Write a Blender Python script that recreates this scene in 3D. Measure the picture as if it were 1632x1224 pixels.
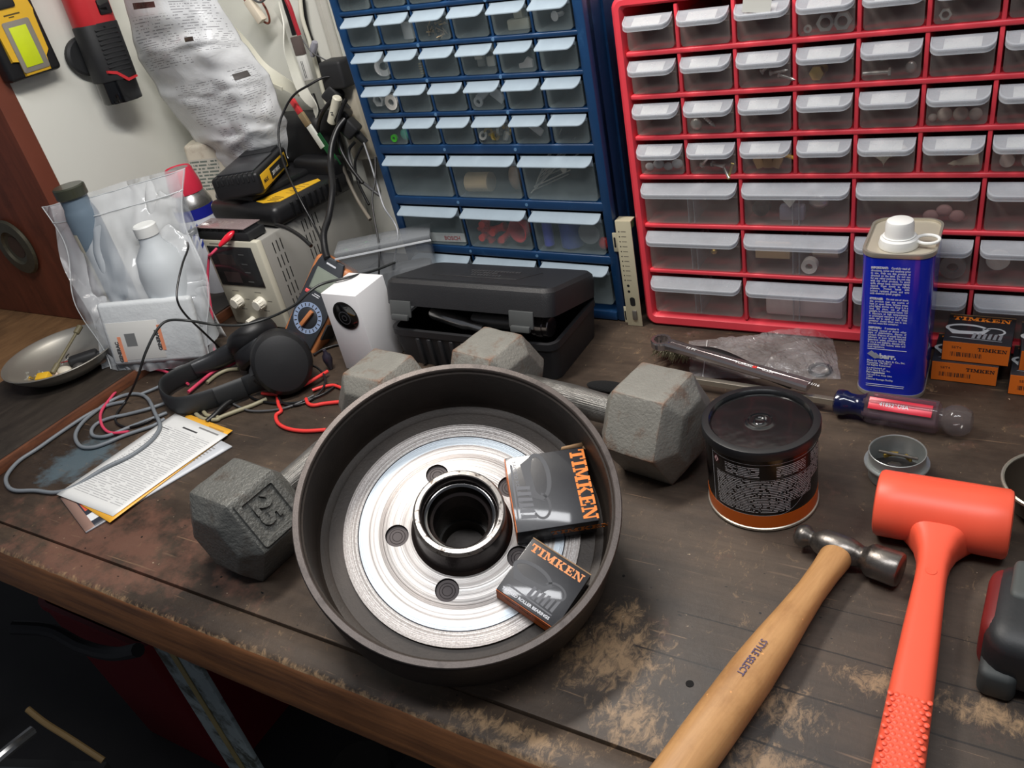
import bpy, bmesh, math, random
from mathutils import Matrix, Vector, noise
PI = math.pi
for o in list(bpy.data.objects): bpy.data.objects.remove(o)
SC = bpy.context.scene
COL = SC.collection

# ---------------------------------------------------------------- camera, light, exposure
# world: x along the bench, y towards the wall, z = 0 is the bench top, metres
FPX = 1309.9
CAM = Vector((.3989, -.8916, .5451))
def _axes(pitch=.5521, roll=.2219, yaw=.6206):
    cp, sp, cy, sy = math.cos(pitch), math.sin(pitch), math.cos(yaw), math.sin(yaw)
    f = Vector((-sy*cp, cy*cp, -sp)); r = Vector((cy, sy, 0)); d = f.cross(r)
    cr, sr = math.cos(roll), math.sin(roll)
    return cr*r+sr*d, -sr*r+cr*d, f
AR, AD, AF = _axes()
cam = bpy.data.cameras.new('camera'); cam.sensor_width = 36; cam.lens = FPX/1632*36
cam.clip_start = .02; cam.clip_end = 50
co = bpy.data.objects.new('camera', cam); COL.objects.link(co); SC.camera = co
m3 = Matrix((AR, -AD, -AF)).transposed()
co.matrix_world = Matrix.Translation(CAM) @ m3.to_4x4()
def ray(u, v): return AR*((u-816)/FPX)+AD*((v-612)/FPX)+AF
def at(u, v, z=0.0):
    d = ray(u, v); return CAM+d*((z-CAM.z)/d.z)
def aty(u, v, y):
    d = ray(u, v); return CAM+d*((y-CAM.y)/d.y)

SC.view_settings.view_transform = 'Standard'; SC.view_settings.look = 'None'
SC.view_settings.gamma = 1; SC.view_settings.use_curve_mapping = False
SC.view_settings.exposure = 0.0
W = bpy.data.worlds.new('world'); SC.world = W; W.use_nodes = True
W.node_tree.nodes['Background'].inputs[0].default_value = (.80, .86, 1.0, 1)
W.node_tree.nodes['Background'].inputs[1].default_value = .12
def area(name, loc, target, sx, sy, power, col):
    l = bpy.data.lights.new(name, 'AREA'); l.shape = 'RECTANGLE'; l.size = sx; l.size_y = sy
    l.energy = power; l.color = col
    o = bpy.data.objects.new(name, l); COL.objects.link(o); o.location = loc
    o.rotation_euler = (Vector(target)-Vector(loc)).to_track_quat('-Z', 'Y').to_euler()
    return o
area('bench_tube_light', (-.20, -.28, .95), (-.05, -.36, 0), .42, .12, 8.2, (1.0, .94, .87))
area('ceiling_tube_light', (.35, -.78, 1.50), (.05, .05, .15), 1.1, .16, 14.0, (.97, .98, 1.0))

# ---------------------------------------------------------------- materials
def new_mat(name):
    m = bpy.data.materials.new(name); m.use_nodes = True
    return m, m.node_tree.nodes, m.node_tree.links, m.node_tree.nodes['Principled BSDF']
def lin(c):
    return tuple((x/255/12.92 if x/255 <= .04045 else ((x/255+.055)/1.055)**2.4) for x in c)
def nz(N, L, scale, detail=4, rough=.6, vec=None, dist=0.0):
    n = N.new('ShaderNodeTexNoise'); n.inputs['Scale'].default_value = scale; n.inputs['Detail'].default_value = detail
    n.inputs['Roughness'].default_value = rough; n.inputs['Distortion'].default_value = dist
    if vec is None:
        t = N.new('ShaderNodeTexCoord'); vec = t.outputs['Object']
    L.new(vec, n.inputs['Vector']); return n.outputs['Fac']
def ramp(N, L, fac, a, b, c0=(0, 0, 0, 1), c1=(1, 1, 1, 1)):
    r = N.new('ShaderNodeValToRGB'); r.color_ramp.elements[0].position = a; r.color_ramp.elements[1].position = b
    r.color_ramp.elements[0].color = c0; r.color_ramp.elements[1].color = c1
    L.new(fac, r.inputs[0]); return r.outputs[0]
def mixc(N, L, fac, a, b, mode='MIX'):
    m = N.new('ShaderNodeMix'); m.data_type = 'RGBA'; m.blend_type = mode
    for s, v in ((m.inputs[0], fac), (m.inputs[6], a), (m.inputs[7], b)):
        if isinstance(v, (int, float)): s.default_value = v
        elif isinstance(v, tuple): s.default_value = v if len(v) == 4 else v+(1,)
        else: L.new(v, s)
    return m.outputs[2]
def mth(N, L, op, a, b=None, c=None):
    m = N.new('ShaderNodeMath'); m.operation = op
    for i, v in enumerate((a, b, c)):
        if v is None: continue
        if isinstance(v, (int, float)): m.inputs[i].default_value = v
        else: L.new(v, m.inputs[i])
    return m.outputs[0]
def bump(N, L, B, h, strength, dist=.001):
    b = N.new('ShaderNodeBump'); b.inputs['Strength'].default_value = strength; b.inputs['Distance'].default_value = dist
    L.new(h, b.inputs['Height']); L.new(b.outputs[0], B.inputs['Normal'])
def P(name, rgb, rough=.5, metal=0.0, var=.12, scale=40, bmp=0.0, bs=300, bd=.001, coat=0.0, alpha=1.0, ior=None,
      col2=None, thr=(.45, .6), s2=12, emit=0.0, spec=None, trans=0.0, edge=None):
    """painted / plastic / metal surface with slight mottling, optional second tone in patches, optional bump"""
    m, N, L, B = new_mat(name)
    c = lin(rgb)
    f = nz(N, L, scale, 5)
    out = mixc(N, L, f, tuple(x*(1-var) for x in c), tuple(min(1, x*(1+var)) for x in c))
    if col2:
        g = ramp(N, L, nz(N, L, s2, 7, .7), *thr)
        out = mixc(N, L, g, out, lin(col2))
    L.new(out, B.inputs['Base Color'])
    B.inputs['Roughness'].default_value = rough; B.inputs['Metallic'].default_value = metal
    B.inputs['Coat Weight'].default_value = coat; B.inputs['Coat Roughness'].default_value = .08
    if spec is not None: B.inputs['Specular IOR Level'].default_value = spec
    if ior: B.inputs['IOR'].default_value = ior
    if trans: B.inputs['Transmission Weight'].default_value = trans
    if edge:
        g_ = N.new('ShaderNodeNewGeometry'); e_ = ramp(N, L, mth(N, L, 'MULTIPLY_ADD', nz(N, L, 45, 4), .06, mth(N, L, 'SUBTRACT', g_.outputs['Pointiness'], .03)), .525, .56)
        out = mixc(N, L, mth(N, L, 'MULTIPLY', e_, .8), out, lin(edge)); L.new(out, B.inputs['Base Color'])
    if bmp: bump(N, L, B, nz(N, L, bs, 4), bmp, bd)
    if emit:
        B.inputs['Emission Color'].default_value = c+(1,); B.inputs['Emission Strength'].default_value = emit
    if alpha < 1: B.inputs['Alpha'].default_value = alpha
    return m
def film(name, rgb, alpha, rough=.15, bmp=.6, bs=30, bd=.004, det=2):
    """thin wrinkled plastic film"""
    m, N, L, B = new_mat(name)
    B.inputs['Base Color'].default_value = lin(rgb)+(1,)
    B.inputs['Roughness'].default_value = rough; B.inputs['Specular IOR Level'].default_value = .8
    B.inputs['Coat Weight'].default_value = .6; B.inputs['Coat Roughness'].default_value = .06
    g = ramp(N, L, nz(N, L, bs*.35, 3), .35, .7)
    a = mth(N, L, 'MULTIPLY_ADD', g, .22, alpha-.1)
    L.new(a, B.inputs['Alpha'])
    if bmp: bump(N, L, B, mth(N, L, 'POWER', mth(N, L, 'ABSOLUTE', mth(N, L, 'SUBTRACT', nz(N, L, bs, det, .5, None, .8), .5)), .7), bmp, bd)
    return m
def printed(name, paper, ink, rows, col_scale=60, regions=((0, 1, 0, 1),), rough=.6, thick=.5, dens=.45, bmp=0, extra=None):
    """paper or label with lines of small illegible print laid out by UV regions (u0,u1,v0,v1)"""
    m, N, L, B = new_mat(name)
    uv = N.new('ShaderNodeUVMap'); sp = N.new('ShaderNodeSeparateXYZ'); L.new(uv.outputs[0], sp.inputs[0])
    u, v = sp.outputs[0], sp.outputs[1]
    row = mth(N, L, 'MULTIPLY', v, rows); fr = mth(N, L, 'FRACT', row); fl = mth(N, L, 'FLOOR', row)
    line = mth(N, L, 'LESS_THAN', fr, thick)
    cx = N.new('ShaderNodeCombineXYZ'); L.new(mth(N, L, 'MULTIPLY', u, col_scale), cx.inputs[0]); L.new(mth(N, L, 'MULTIPLY', fl, 7.3), cx.inputs[1])
    word = mth(N, L, 'GREATER_THAN', nz(N, L, 1.0, 2, .6, cx.outputs[0]), dens)
    k = mth(N, L, 'MULTIPLY', line, word)
    tot = None
    for (a, b, c, d) in regions:
        r = mth(N, L, 'MULTIPLY', mth(N, L, 'MULTIPLY', mth(N, L, 'GREATER_THAN', u, a), mth(N, L, 'LESS_THAN', u, b)),
                mth(N, L, 'MULTIPLY', mth(N, L, 'GREATER_THAN', v, c), mth(N, L, 'LESS_THAN', v, d)))
        tot = r if tot is None else mth(N, L, 'MAXIMUM', tot, r)
    k = mth(N, L, 'MULTIPLY', k, tot)
    c = mixc(N, L, k, lin(paper), lin(ink))
    if extra:
        for (a, b, cc, d, rgb) in extra:
            r = mth(N, L, 'MULTIPLY', mth(N, L, 'MULTIPLY', mth(N, L, 'GREATER_THAN', u, a), mth(N, L, 'LESS_THAN', u, b)),
                    mth(N, L, 'MULTIPLY', mth(N, L, 'GREATER_THAN', v, cc), mth(N, L, 'LESS_THAN', v, d)))
            c = mixc(N, L, r, c, lin(rgb))
    L.new(c, B.inputs['Base Color']); B.inputs['Roughness'].default_value = rough
    if bmp: bump(N, L, B, nz(N, L, 25, 5, .6, None, 1.0), bmp, .004)
    return m

def bench_material():
    m, N, L, B = new_mat('bench_wood')
    t = N.new('ShaderNodeTexCoord'); O = t.outputs['Object']
    sp = N.new('ShaderNodeSeparateXYZ'); L.new(O, sp.inputs[0]); X, Y, Z = sp.outputs
    def mapv(sx, sy, sz=1, rot=0):
        q = N.new('ShaderNodeMapping'); q.inputs['Scale'].default_value = (sx, sy, sz); q.inputs['Rotation'].default_value = (0, 0, rot)
        L.new(O, q.inputs[0]); return q.outputs[0]
    grain = nz(N, L, 14, 8, .65, mapv(.35, 5, 5))
    blot = nz(N, L, 7, 8, .62, mapv(.7, 1))
    base = mixc(N, L, ramp(N, L, blot, .38, .66), lin((48, 39, 32)), lin((90, 75, 62)))
    base = mixc(N, L, mth(N, L, 'MULTIPLY', ramp(N, L, grain, .42, .7), .45), base, lin((34, 27, 23)))
    # reddish stained area near the left front
    def spot(cx, cy, rx, ry, soft=1.0):
        a = mth(N, L, 'DIVIDE', mth(N, L, 'SUBTRACT', X, cx), rx); b = mth(N, L, 'DIVIDE', mth(N, L, 'SUBTRACT', Y, cy), ry)
        d = mth(N, L, 'ADD', mth(N, L, 'MULTIPLY', a, a), mth(N, L, 'MULTIPLY', b, b))
        return mth(N, L, 'MAXIMUM', mth(N, L, 'SUBTRACT', 1.0, mth(N, L, 'SQRT', d)), 0.0)
    patch = nz(N, L, 22, 8, .7)
    red = mth(N, L, 'MULTIPLY', spot(-.42, -.57, .28, .12), 1.0)
    base = mixc(N, L, mth(N, L, 'MULTIPLY', ramp(N, L, mth(N, L, 'ADD', mth(N, L, 'MULTIPLY', red, .32), patch), .60, .78), .7), base, lin((116, 80, 66)))
    # blue-grey paint splash
    blu = mth(N, L, 'MAXIMUM', spot(-.62, -.47, .075, .085), mth(N, L, 'MULTIPLY', spot(-.565, -.455, .03, .02), 1.0))
    base = mixc(N, L, mth(N, L, 'MULTIPLY', ramp(N, L, mth(N, L, 'ADD', mth(N, L, 'MULTIPLY', blu, .5), patch), .66, .84), .75), base, lin((92, 112, 122)))
    # worn tan wood: front edge, and rubbed patches
    scr = nz(N, L, 75, 9, .8, mapv(1.6, 1, 1, .5), .6)
    wear = spot(.17, -.51, .075, .06)
    for q in ((.30, -.515, .05, .035), (.205, -.56, .05, .04), (.43, -.47, .06, .02), (.36, -.47, .05, .02), (.12, -.603, .09, .014), (.335, -.08, .03, .02), (.16, -.47, .03, .03), (.3, -.56, .05, .03), (-.2, -.36, .05, .03)):
        wear = mth(N, L, 'MAXIMUM', wear, spot(*q))
    edge = mth(N, L, 'MULTIPLY', mth(N, L, 'MAXIMUM', mth(N, L, 'SUBTRACT', -.612, Y), 0.0), 40.0)
    wv = mth(N, L, 'ADD', mth(N, L, 'ADD', mth(N, L, 'MULTIPLY', wear, .20), mth(N, L, 'MULTIPLY', edge, .45)), mth(N, L, 'ADD', mth(N, L, 'MULTIPLY', scr, .75), mth(N, L, 'MULTIPLY', blot, .25)))
    base = mixc(N, L, mth(N, L, 'MULTIPLY', ramp(N, L, wv, .575, .70), .8), base, lin((164, 134, 100)))
    # scratches in a few directions
    for (rot, sx, sy, th, rgb) in ((.6, 9, 240, .71, (150, 122, 95)), (-.5, 7, 210, .72, (140, 112, 88)), (1.5, 8, 180, .73, (120, 98, 80)), (.1, 6, 260, .72, (30, 24, 20))):
        s = nz(N, L, 1.0, 3, .5, mapv(sx, sy, 1, rot), .3)
        base = mixc(N, L, mth(N, L, 'MULTIPLY', ramp(N, L, s, th-.02, th+.03), .6), base, lin(rgb))
    # pale specks and dark pin holes
    base = mixc(N, L, ramp(N, L, nz(N, L, 210, 2, .5), .74, .78), base, lin((170, 150, 125)))
    base = mixc(N, L, ramp(N, L, nz(N, L, 120, 1, .5, mapv(1, 1.3, 1, .7)), .76, .79), base, lin((12, 9, 8)))
    # seams between the laminated strips on the right
    jit = mth(N, L, 'MULTIPLY', mth(N, L, 'SUBTRACT', nz(N, L, 30, 2), .5), .0016)
    for (yy, x0, w) in ((-.453, .2, .0007), (-.4975, .18, .0008), (-.546, .26, .0009), (-.41, .3, .0005)):
        k = mth(N, L, 'MULTIPLY', mth(N, L, 'LESS_THAN', mth(N, L, 'ABSOLUTE', mth(N, L, 'SUBTRACT', mth(N, L, 'ADD', Y, jit), yy)), w), mth(N, L, 'GREATER_THAN', X, x0))
        k = mth(N, L, 'MULTIPLY', k, mth(N, L, 'GREATER_THAN', Z, -.002))
        base = mixc(N, L, mth(N, L, 'MULTIPLY', k, .85), base, lin((22, 16, 13)))
    face = mth(N, L, 'MULTIPLY', mth(N, L, 'LESS_THAN', Z, -.0035), mth(N, L, 'LESS_THAN', Y, -.61))  # front face: browner wood, with its lit brightness put into the colour
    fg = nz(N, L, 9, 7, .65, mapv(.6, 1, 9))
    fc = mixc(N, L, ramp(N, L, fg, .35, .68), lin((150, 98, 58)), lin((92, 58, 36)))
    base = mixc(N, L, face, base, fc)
    L.new(base, B.inputs['Base Color'])
    L.new(ramp(N, L, blot, .3, .7, (.42,)*3+(1,), (.62,)*3+(1,)), B.inputs['Roughness'])
    h = mth(N, L, 'ADD', mth(N, L, 'MULTIPLY', grain, .5), mth(N, L, 'MULTIPLY', scr, .8))
    bump(N, L, B, h, .35, .0012)
    return m
def wood(name, a, b, dark, stretch=(1, 10, 10), rough=.5, scale=14):
    m, N, L, B = new_mat(name)
    t = N.new('ShaderNodeTexCoord'); q = N.new('ShaderNodeMapping'); q.inputs['Scale'].default_value = stretch; L.new(t.outputs['Object'], q.inputs[0])
    g = nz(N, L, scale, 7, .65, q.outputs[0], .4)
    c = mixc(N, L, ramp(N, L, g, .35, .68), lin(a), lin(b))
    c = mixc(N, L, mth(N, L, 'MULTIPLY', ramp(N, L, nz(N, L, 9, 8, .72), .52, .72), .6), c, lin(dark))
    c = mixc(N, L, ramp(N, L, nz(N, L, 130, 2, .5), .73, .77), c, lin(tuple(min(255, int(x*1.4)) for x in b)))
    L.new(c, B.inputs['Base Color']); B.inputs['Roughness'].default_value = rough
    bump(N, L, B, g, .3, .0008)
    return m
def rings_metal(name):
    """machined face with concentric tool marks about local z"""
    m, N, L, B = new_mat(name)
    t = N.new('ShaderNodeTexCoord'); sp = N.new('ShaderNodeSeparateXYZ'); L.new(t.outputs['Object'], sp.inputs[0])
    r = mth(N, L, 'SQRT', mth(N, L, 'ADD', mth(N, L, 'MULTIPLY', sp.outputs[0], sp.outputs[0]), mth(N, L, 'MULTIPLY', sp.outputs[1], sp.outputs[1])))
    cx = N.new('ShaderNodeCombineXYZ'); L.new(mth(N, L, 'MULTIPLY', r, 1.0), cx.inputs[0])
    fine = nz(N, L, 1500, 2, .6, cx.outputs[0]); mid = nz(N, L, 520, 3, .6, cx.outputs[0]); wide = nz(N, L, 150, 2, .6, cx.outputs[0])
    c = mixc(N, L, ramp(N, L, wide, .38, .62), lin((140, 134, 130)), lin((196, 193, 190)))
    c = mixc(N, L, mth(N, L, 'MULTIPLY', ramp(N, L, mid, .46, .66), .55), c, lin((104, 97, 93)))
    c = mixc(N, L, mth(N, L, 'MULTIPLY', ramp(N, L, fine, .5, .7), .4), c, lin((74, 68, 65)))
    band = mth(N, L, 'MULTIPLY', mth(N, L, 'GREATER_THAN', r, .0825), mth(N, L, 'LESS_THAN', r, .0905))
    c = mixc(N, L, mth(N, L, 'MULTIPLY', band, .75), c, lin((176, 188, 198)))
    groove = mth(N, L, 'LESS_THAN', mth(N, L, 'ABSOLUTE', mth(N, L, 'SUBTRACT', r, .0908)), .0005)
    c = mixc(N, L, groove, c, lin((40, 40, 44)))
    gritty = mth(N, L, 'MULTIPLY', mth(N, L, 'GREATER_THAN', r, .0913), ramp(N, L, nz(N, L, 700, 3, .7), .4, .65))
    c = mixc(N, L, mth(N, L, 'MULTIPLY', gritty, .55), c, lin((104, 96, 92)))
    L.new(c, B.inputs['Base Color']); B.inputs['Metallic'].default_value = .8
    L.new(mth(N, L, 'MULTIPLY_ADD', mid, .25, .24), B.inputs['Roughness'])
    h = mth(N, L, 'ADD', mth(N, L, 'MULTIPLY', fine, .6), mid); bump(N, L, B, h, .45, .0009)
    return m
def knurl(name):
    m, N, L, B = new_mat(name)
    t = N.new('ShaderNodeTexCoord'); O = t.outputs['Object']
    v = N.new('ShaderNodeTexVoronoi'); v.inputs['Scale'].default_value = 620; v.inputs['Randomness'].default_value = .15; L.new(O, v.inputs['Vector'])
    c = mixc(N, L, ramp(N, L, nz(N, L, 40, 5), .4, .7), lin((128, 126, 122)), lin((80, 76, 72)))
    L.new(c, B.inputs['Base Color']); B.inputs['Metallic'].default_value = .7; B.inputs['Roughness'].default_value = .42
    bump(N, L, B, v.outputs['Distance'], .8, .0008); return m

# ---------------------------------------------------------------- mesh helpers
def T(x, y, z): return Matrix.Translation((x, y, z))
def Rx(a): return Matrix.Rotation(a, 4, 'X')
def Ry(a): return Matrix.Rotation(a, 4, 'Y')
def Rz(a): return Matrix.Rotation(a, 4, 'Z')
def S(x, y, z): return Matrix.Diagonal((x, y, z, 1))
def frame(o, x, y):
    """matrix with origin o, x axis along x, y axis near y"""
    x = Vector(x).normalized(); z = x.cross(Vector(y)).normalized(); y = z.cross(x)
    M = Matrix((x, y, z)).transposed().to_4x4(); M.translation = Vector(o); return M
def alongz(o, d):
    d = Vector(d).normalized(); M = d.to_track_quat('Z', 'Y').to_matrix().to_4x4(); M.translation = Vector(o); return M
def smoothpath(pts, n=6):
    pts = [Vector(p) for p in pts]
    if len(pts) < 3: return pts
    out = []
    for i in range(len(pts)-1):
        p0 = pts[max(i-1, 0)]; p1 = pts[i]; p2 = pts[i+1]; p3 = pts[min(i+2, len(pts)-1)]
        for k in range(n):
            t = k/n
            out.append(.5*((2*p1)+(p2-p0)*t+(2*p0-5*p1+4*p2-p3)*t*t+(3*p1-p0-3*p2+p3)*t**3))
    out.append(pts[-1]); return out
class MB:
    def __init__(s): s.v = []; s.f = []; s.uv = {}
    def add(s, vs, fs, M=None):
        b = len(s.v)
        s.v += [tuple(M @ Vector(v)) if M is not None else tuple(v) for v in vs]
        s.f += [tuple(i+b for i in f) for f in fs]; return s
    def bm(s, bm, M=None):
        bm.verts.index_update()
        s.add([v.co.copy() for v in bm.verts], [[v.index for v in f.verts] for f in bm.faces], M); bm.free(); return s
    def box(s, x0, x1, y0, y1, z0, z1, M=None, b=0.0, seg=2):
        if not b:
            vs = [(x, y, z) for z in (z0, z1) for y in (y0, y1) for x in (x0, x1)]
            return s.add(vs, [(0, 2, 3, 1), (4, 5, 7, 6), (0, 1, 5, 4), (2, 6, 7, 3), (0, 4, 6, 2), (1, 3, 7, 5)], M)
        bm = bmesh.new(); bmesh.ops.create_cube(bm, size=1)
        for v in bm.verts: v.co = Vector(((x0+x1)/2+v.co.x*(x1-x0), (y0+y1)/2+v.co.y*(y1-y0), (z0+z1)/2+v.co.z*(z1-z0)))
        bmesh.ops.bevel(bm, geom=bm.edges[:], offset=b, segments=seg, profile=.5, affect='EDGES')
        return s.bm(bm, M)
    def lathe(s, prof, seg=32, M=None, a0=0, a1=2*PI):
        n = len(prof); full = abs(a1-a0-2*PI) < 1e-6; k = seg if full else seg+1
        vs = []; fs = []
        for i in range(k):
            a = a0+(a1-a0)*i/seg
            for r, z in prof: vs.append((r*math.cos(a), r*math.sin(a), z))
        for i in range(seg):
            j = (i+1) % k
            for q in range(n-1):
                a, b, c, d = i*n+q, j*n+q, j*n+q+1, i*n+q+1
                if prof[q][0] < 1e-7: fs.append((a, c, d))
                elif prof[q+1][0] < 1e-7: fs.append((a, b, d))
                else: fs.append((a, b, c, d))
        return s.add(vs, fs, M)
    def cyl(s, r, z0, z1, M=None, seg=24, r2=None, b=0.0):
        r2 = r if r2 is None else r2
        if b: p = [(0, z0), (r-b, z0), (r, z0+b), (r2, z1-b), (r2-b, z1), (0, z1)]
        else: p = [(0, z0), (r, z0), (r2, z1), (0, z1)]
        return s.lathe(p, seg, M)
    def ball(s, r, M=None, sc=(1, 1, 1), seg=20):
        p = [(r*math.sin(PI*i/(seg//2)), -r*math.cos(PI*i/(seg//2))) for i in range(seg//2+1)]
        p[0] = (0, -r); p[-1] = (0, r)
        return s.lathe(p, seg, (M if M is not None else Matrix())@S(*sc))
    def prism(s, out, z0, z1, M=None, b=0.0, seg=2):
        n = len(out)
        if b:
            bm = bmesh.new(); vb = [bm.verts.new((x, y, z0)) for x, y in out]; vt = [bm.verts.new((x, y, z1)) for x, y in out]
            bm.faces.new(vb[::-1]); bm.faces.new(vt)
            for i in range(n): bm.faces.new((vb[i], vb[(i+1) % n], vt[(i+1) % n], vt[i]))
            es = [e for e in bm.edges if abs(e.verts[0].co.z-e.verts[1].co.z) < 1e-9]
            bmesh.ops.bevel(bm, geom=es, offset=b, segments=seg, profile=.5, affect='EDGES'); return s.bm(bm, M)
        vs = [(x, y, z0) for x, y in out]+[(x, y, z1) for x, y in out]
        fs = [tuple(range(n))[::-1], tuple(range(n, 2*n))]+[(i, (i+1) % n, (i+1) % n+n, i+n) for i in range(n)]
        return s.add(vs, fs, M)
    def tube(s, pts, r, seg=8, n=6, flat=None, up=(0, 0, 1), smooth=True, taper=None):
        ps = smoothpath(pts, n) if smooth else [Vector(p) for p in pts]
        k = len(ps); vs = []; fs = []
        prev = None
        for i, p in enumerate(ps):
            d = (ps[min(i+1, k-1)]-ps[max(i-1, 0)])
            if d.length < 1e-9: d = Vector((1, 0, 0))
            d.normalize()
            a = Vector(up).cross(d) if prev is None or flat else prev-d*prev.dot(d)
            if a.length < 1e-4: a = Vector((1, 0, 0)).cross(d)
            a.normalize(); b = d.cross(a); prev = a
            rr = r if taper is None else r*taper(i/(k-1))
            ra, rb = (rr, rr) if not flat else (flat[0], flat[1])
            for j in range(seg):
                t = 2*PI*j/seg
                vs.append(p+a*(ra*math.cos(t))+b*(rb*math.sin(t)))
        for i in range(k-1):
            for j in range(seg): fs.append((i*seg+j, i*seg+(j+1) % seg, (i+1)*seg+(j+1) % seg, (i+1)*seg+j))
        fs.append(tuple(range(seg))[::-1]); fs.append(tuple((k-1)*seg+j for j in range(seg)))
        return s.add(vs, fs)
    def loft(s, rings, M=None, cap=True):
        n = len(rings[0]); vs = [p for r in rings for p in r]; fs = []
        for i in range(len(rings)-1):
            for j in range(n): fs.append((i*n+j, i*n+(j+1) % n, (i+1)*n+(j+1) % n, (i+1)*n+j))
        if cap: fs.append(tuple(range(n))[::-1]); fs.append(tuple((len(rings)-1)*n+j for j in range(n)))
        return s.add(vs, fs, M)
    def sheet(s, fn, nu, nv):
        """grid surface fn(u,v)->point with UVs"""
        b = len(s.v)
        for j in range(nv+1):
            for i in range(nu+1): s.v.append(tuple(fn(i/nu, j/nv)))
        for j in range(nv):
            for i in range(nu):
                a = b+j*(nu+1)+i; f = (a, a+1, a+nu+2, a+nu+1)
                s.uv[len(s.f)] = [(i/nu, j/nv), ((i+1)/nu, j/nv), ((i+1)/nu, (j+1)/nv), (i/nu, (j+1)/nv)]; s.f.append(f)
        return s
    def build(s, name, mat, parent=None, ang=35, thick=0.0):
        me = bpy.data.meshes.new(name); me.from_pydata(s.v, [], s.f); me.update()
        if s.uv:
            ul = me.uv_layers.new(name='UVMap')
            for p in me.polygons:
                if p.index in s.uv:
                    for li, q in zip(p.loop_indices, s.uv[p.index]): ul.data[li].uv = q
        else:
            bm = bmesh.new(); bm.from_mesh(me); bmesh.ops.recalc_face_normals(bm, faces=bm.faces); bm.to_mesh(me); bm.free()
        me.polygons.foreach_set('use_smooth', [True]*len(me.polygons)); me.set_sharp_from_angle(angle=math.radians(ang))
        me.materials.append(mat)
        o = bpy.data.objects.new(name, me); COL.objects.link(o)
        if parent: o.parent = parent
        if thick:
            q = o.modifiers.new('thick', 'SOLIDIFY'); q.thickness = thick; q.offset = 0
        return o
def tag(o, label, cat, group=None, kind=None):
    o['label'] = label; o['category'] = cat
    if group: o['group'] = group
    if kind: o['kind'] = kind
    return o
def thing(name, label, cat, M=(0, 0, 0), group=None):
    o = bpy.data.objects.new(name, None); COL.objects.link(o); o.empty_display_size = .02
    o.matrix_world = M if isinstance(M, Matrix) else T(*M)
    return tag(o, label, cat, group)
def single(mb, name, mat, label, cat, group=None, M=None, **k):
    o = mb.build(name, mat, **k)
    if M is not None: o.matrix_world = M
    return tag(o, label, cat, group)
def copy_tree(o, parent=None):
    c = o.copy(); COL.objects.link(c); c.parent = parent
    for ch in [q for q in o.children]: copy_tree(ch, c)
    return c
def sub(o, label): o['label'] = label; return o
def text(body, size, mat, parent, M, name='lettering', align='LEFT', bold=0.0, ext=.0001, width=None, sx=1.0, bend=None, spacing=1.0, line=1.0, res=2):
    cu = bpy.data.curves.new('t', 'FONT'); cu.body = body; cu.size = size; cu.align_x = align; cu.offset = bold; cu.extrude = ext
    cu.resolution_u = res; cu.space_character = spacing; cu.space_line = line
    if width: cu.text_boxes[0].width = width
    o = bpy.data.objects.new('t', cu); COL.objects.link(o)
    dg = bpy.context.evaluated_depsgraph_get(); me = bpy.data.meshes.new_from_object(o.evaluated_get(dg))
    bpy.data.objects.remove(o); bpy.data.curves.remove(cu)
    for v in me.vertices:
        p = Vector((v.co.x*sx, v.co.y, v.co.z))
        if bend:
            a = p.x/bend; p = Vector(((bend+p.z)*math.sin(a), p.y, (bend+p.z)*math.cos(a)-bend))
        v.co = M @ p
    me.materials.clear(); me.materials.append(mat); me.name = name
    q = bpy.data.objects.new(name, me); COL.objects.link(q)
    if parent: q.parent = parent
    return q
def slab_word(h, sx=1.0):
    """heavy slab-serif TIMKEN as convex polygons, height h; returns list of polys and total width"""
    R = lambda x0, x1, y0, y1: [(x0, y0), (x1, y0), (x1, y1), (x0, y1)]
    G = {'T': (.92, [R(0, .92, .84, 1), R(.33, .59, 0, 1), R(.2, .72, 0, .15), R(0, .13, .62, 1), R(.79, .92, .62, 1)]),
         'I': (.5, [R(.12, .38, 0, 1), R(0, .5, 0, .15), R(0, .5, .85, 1)]),
         'M': (1.3, [R(0, .4, 0, .15), R(.13, .27, 0, 1), R(.88, 1.16, 0, 1), R(.78, 1.3, 0, .15), R(1.0, 1.3, .85, 1), R(0, .3, .85, 1),
                     [(.13, 1), (.56, .12), (.72, .12), (.42, 1)], [(.56, .12), (.72, .12), (1.1, 1), (.92, 1)]]),
         'K': (1.08, [R(.12, .38, 0, 1), R(0, .5, 0, .15), R(0, .5, .85, 1), R(.62, 1.02, .85, 1), R(.62, 1.08, 0, .15),
                      [(.35, .38), (.5, .45), (.92, .9), (.74, .9)], [(.4, .5), (.62, .64), (1.0, .1), (.72, .1)]]),
         'E': (.88, [R(.12, .38, 0, 1), R(0, .86, 0, .15), R(0, .84, .85, 1), R(.3, .62, .43, .57), R(.54, .64, .33, .67), R(.74, .86, 0, .36), R(.72, .84, .66, 1)]),
         'N': (1.1, [R(0, .42, 0, .15), R(.13, .26, 0, 1), R(.84, .97, 0, 1), R(.68, 1.1, .85, 1), R(0, .36, .85, 1), [(.13, 1), (.4, 1), (.97, 0), (.74, 0)]])}
    x = 0; out = []
    for ch in 'TIMKEN':
        w, ps = G[ch]
        for p in ps: out.append([((x+a)*h*sx, b*h) for a, b in p])
        x += w+.09
    return out, (x-.09)*h*sx
def slab_text(h, mat, parent, M, sx=1.0, name='lettering', ext=.00015, dist=None):
    ps, w = slab_word(h, sx); mb = MB()
    for i, p in enumerate(ps): mb.prism([(a-w/2, b) for a, b in p], 0, ext+i*1e-6, M)
    return mb.build(name, mat, parent)
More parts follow.
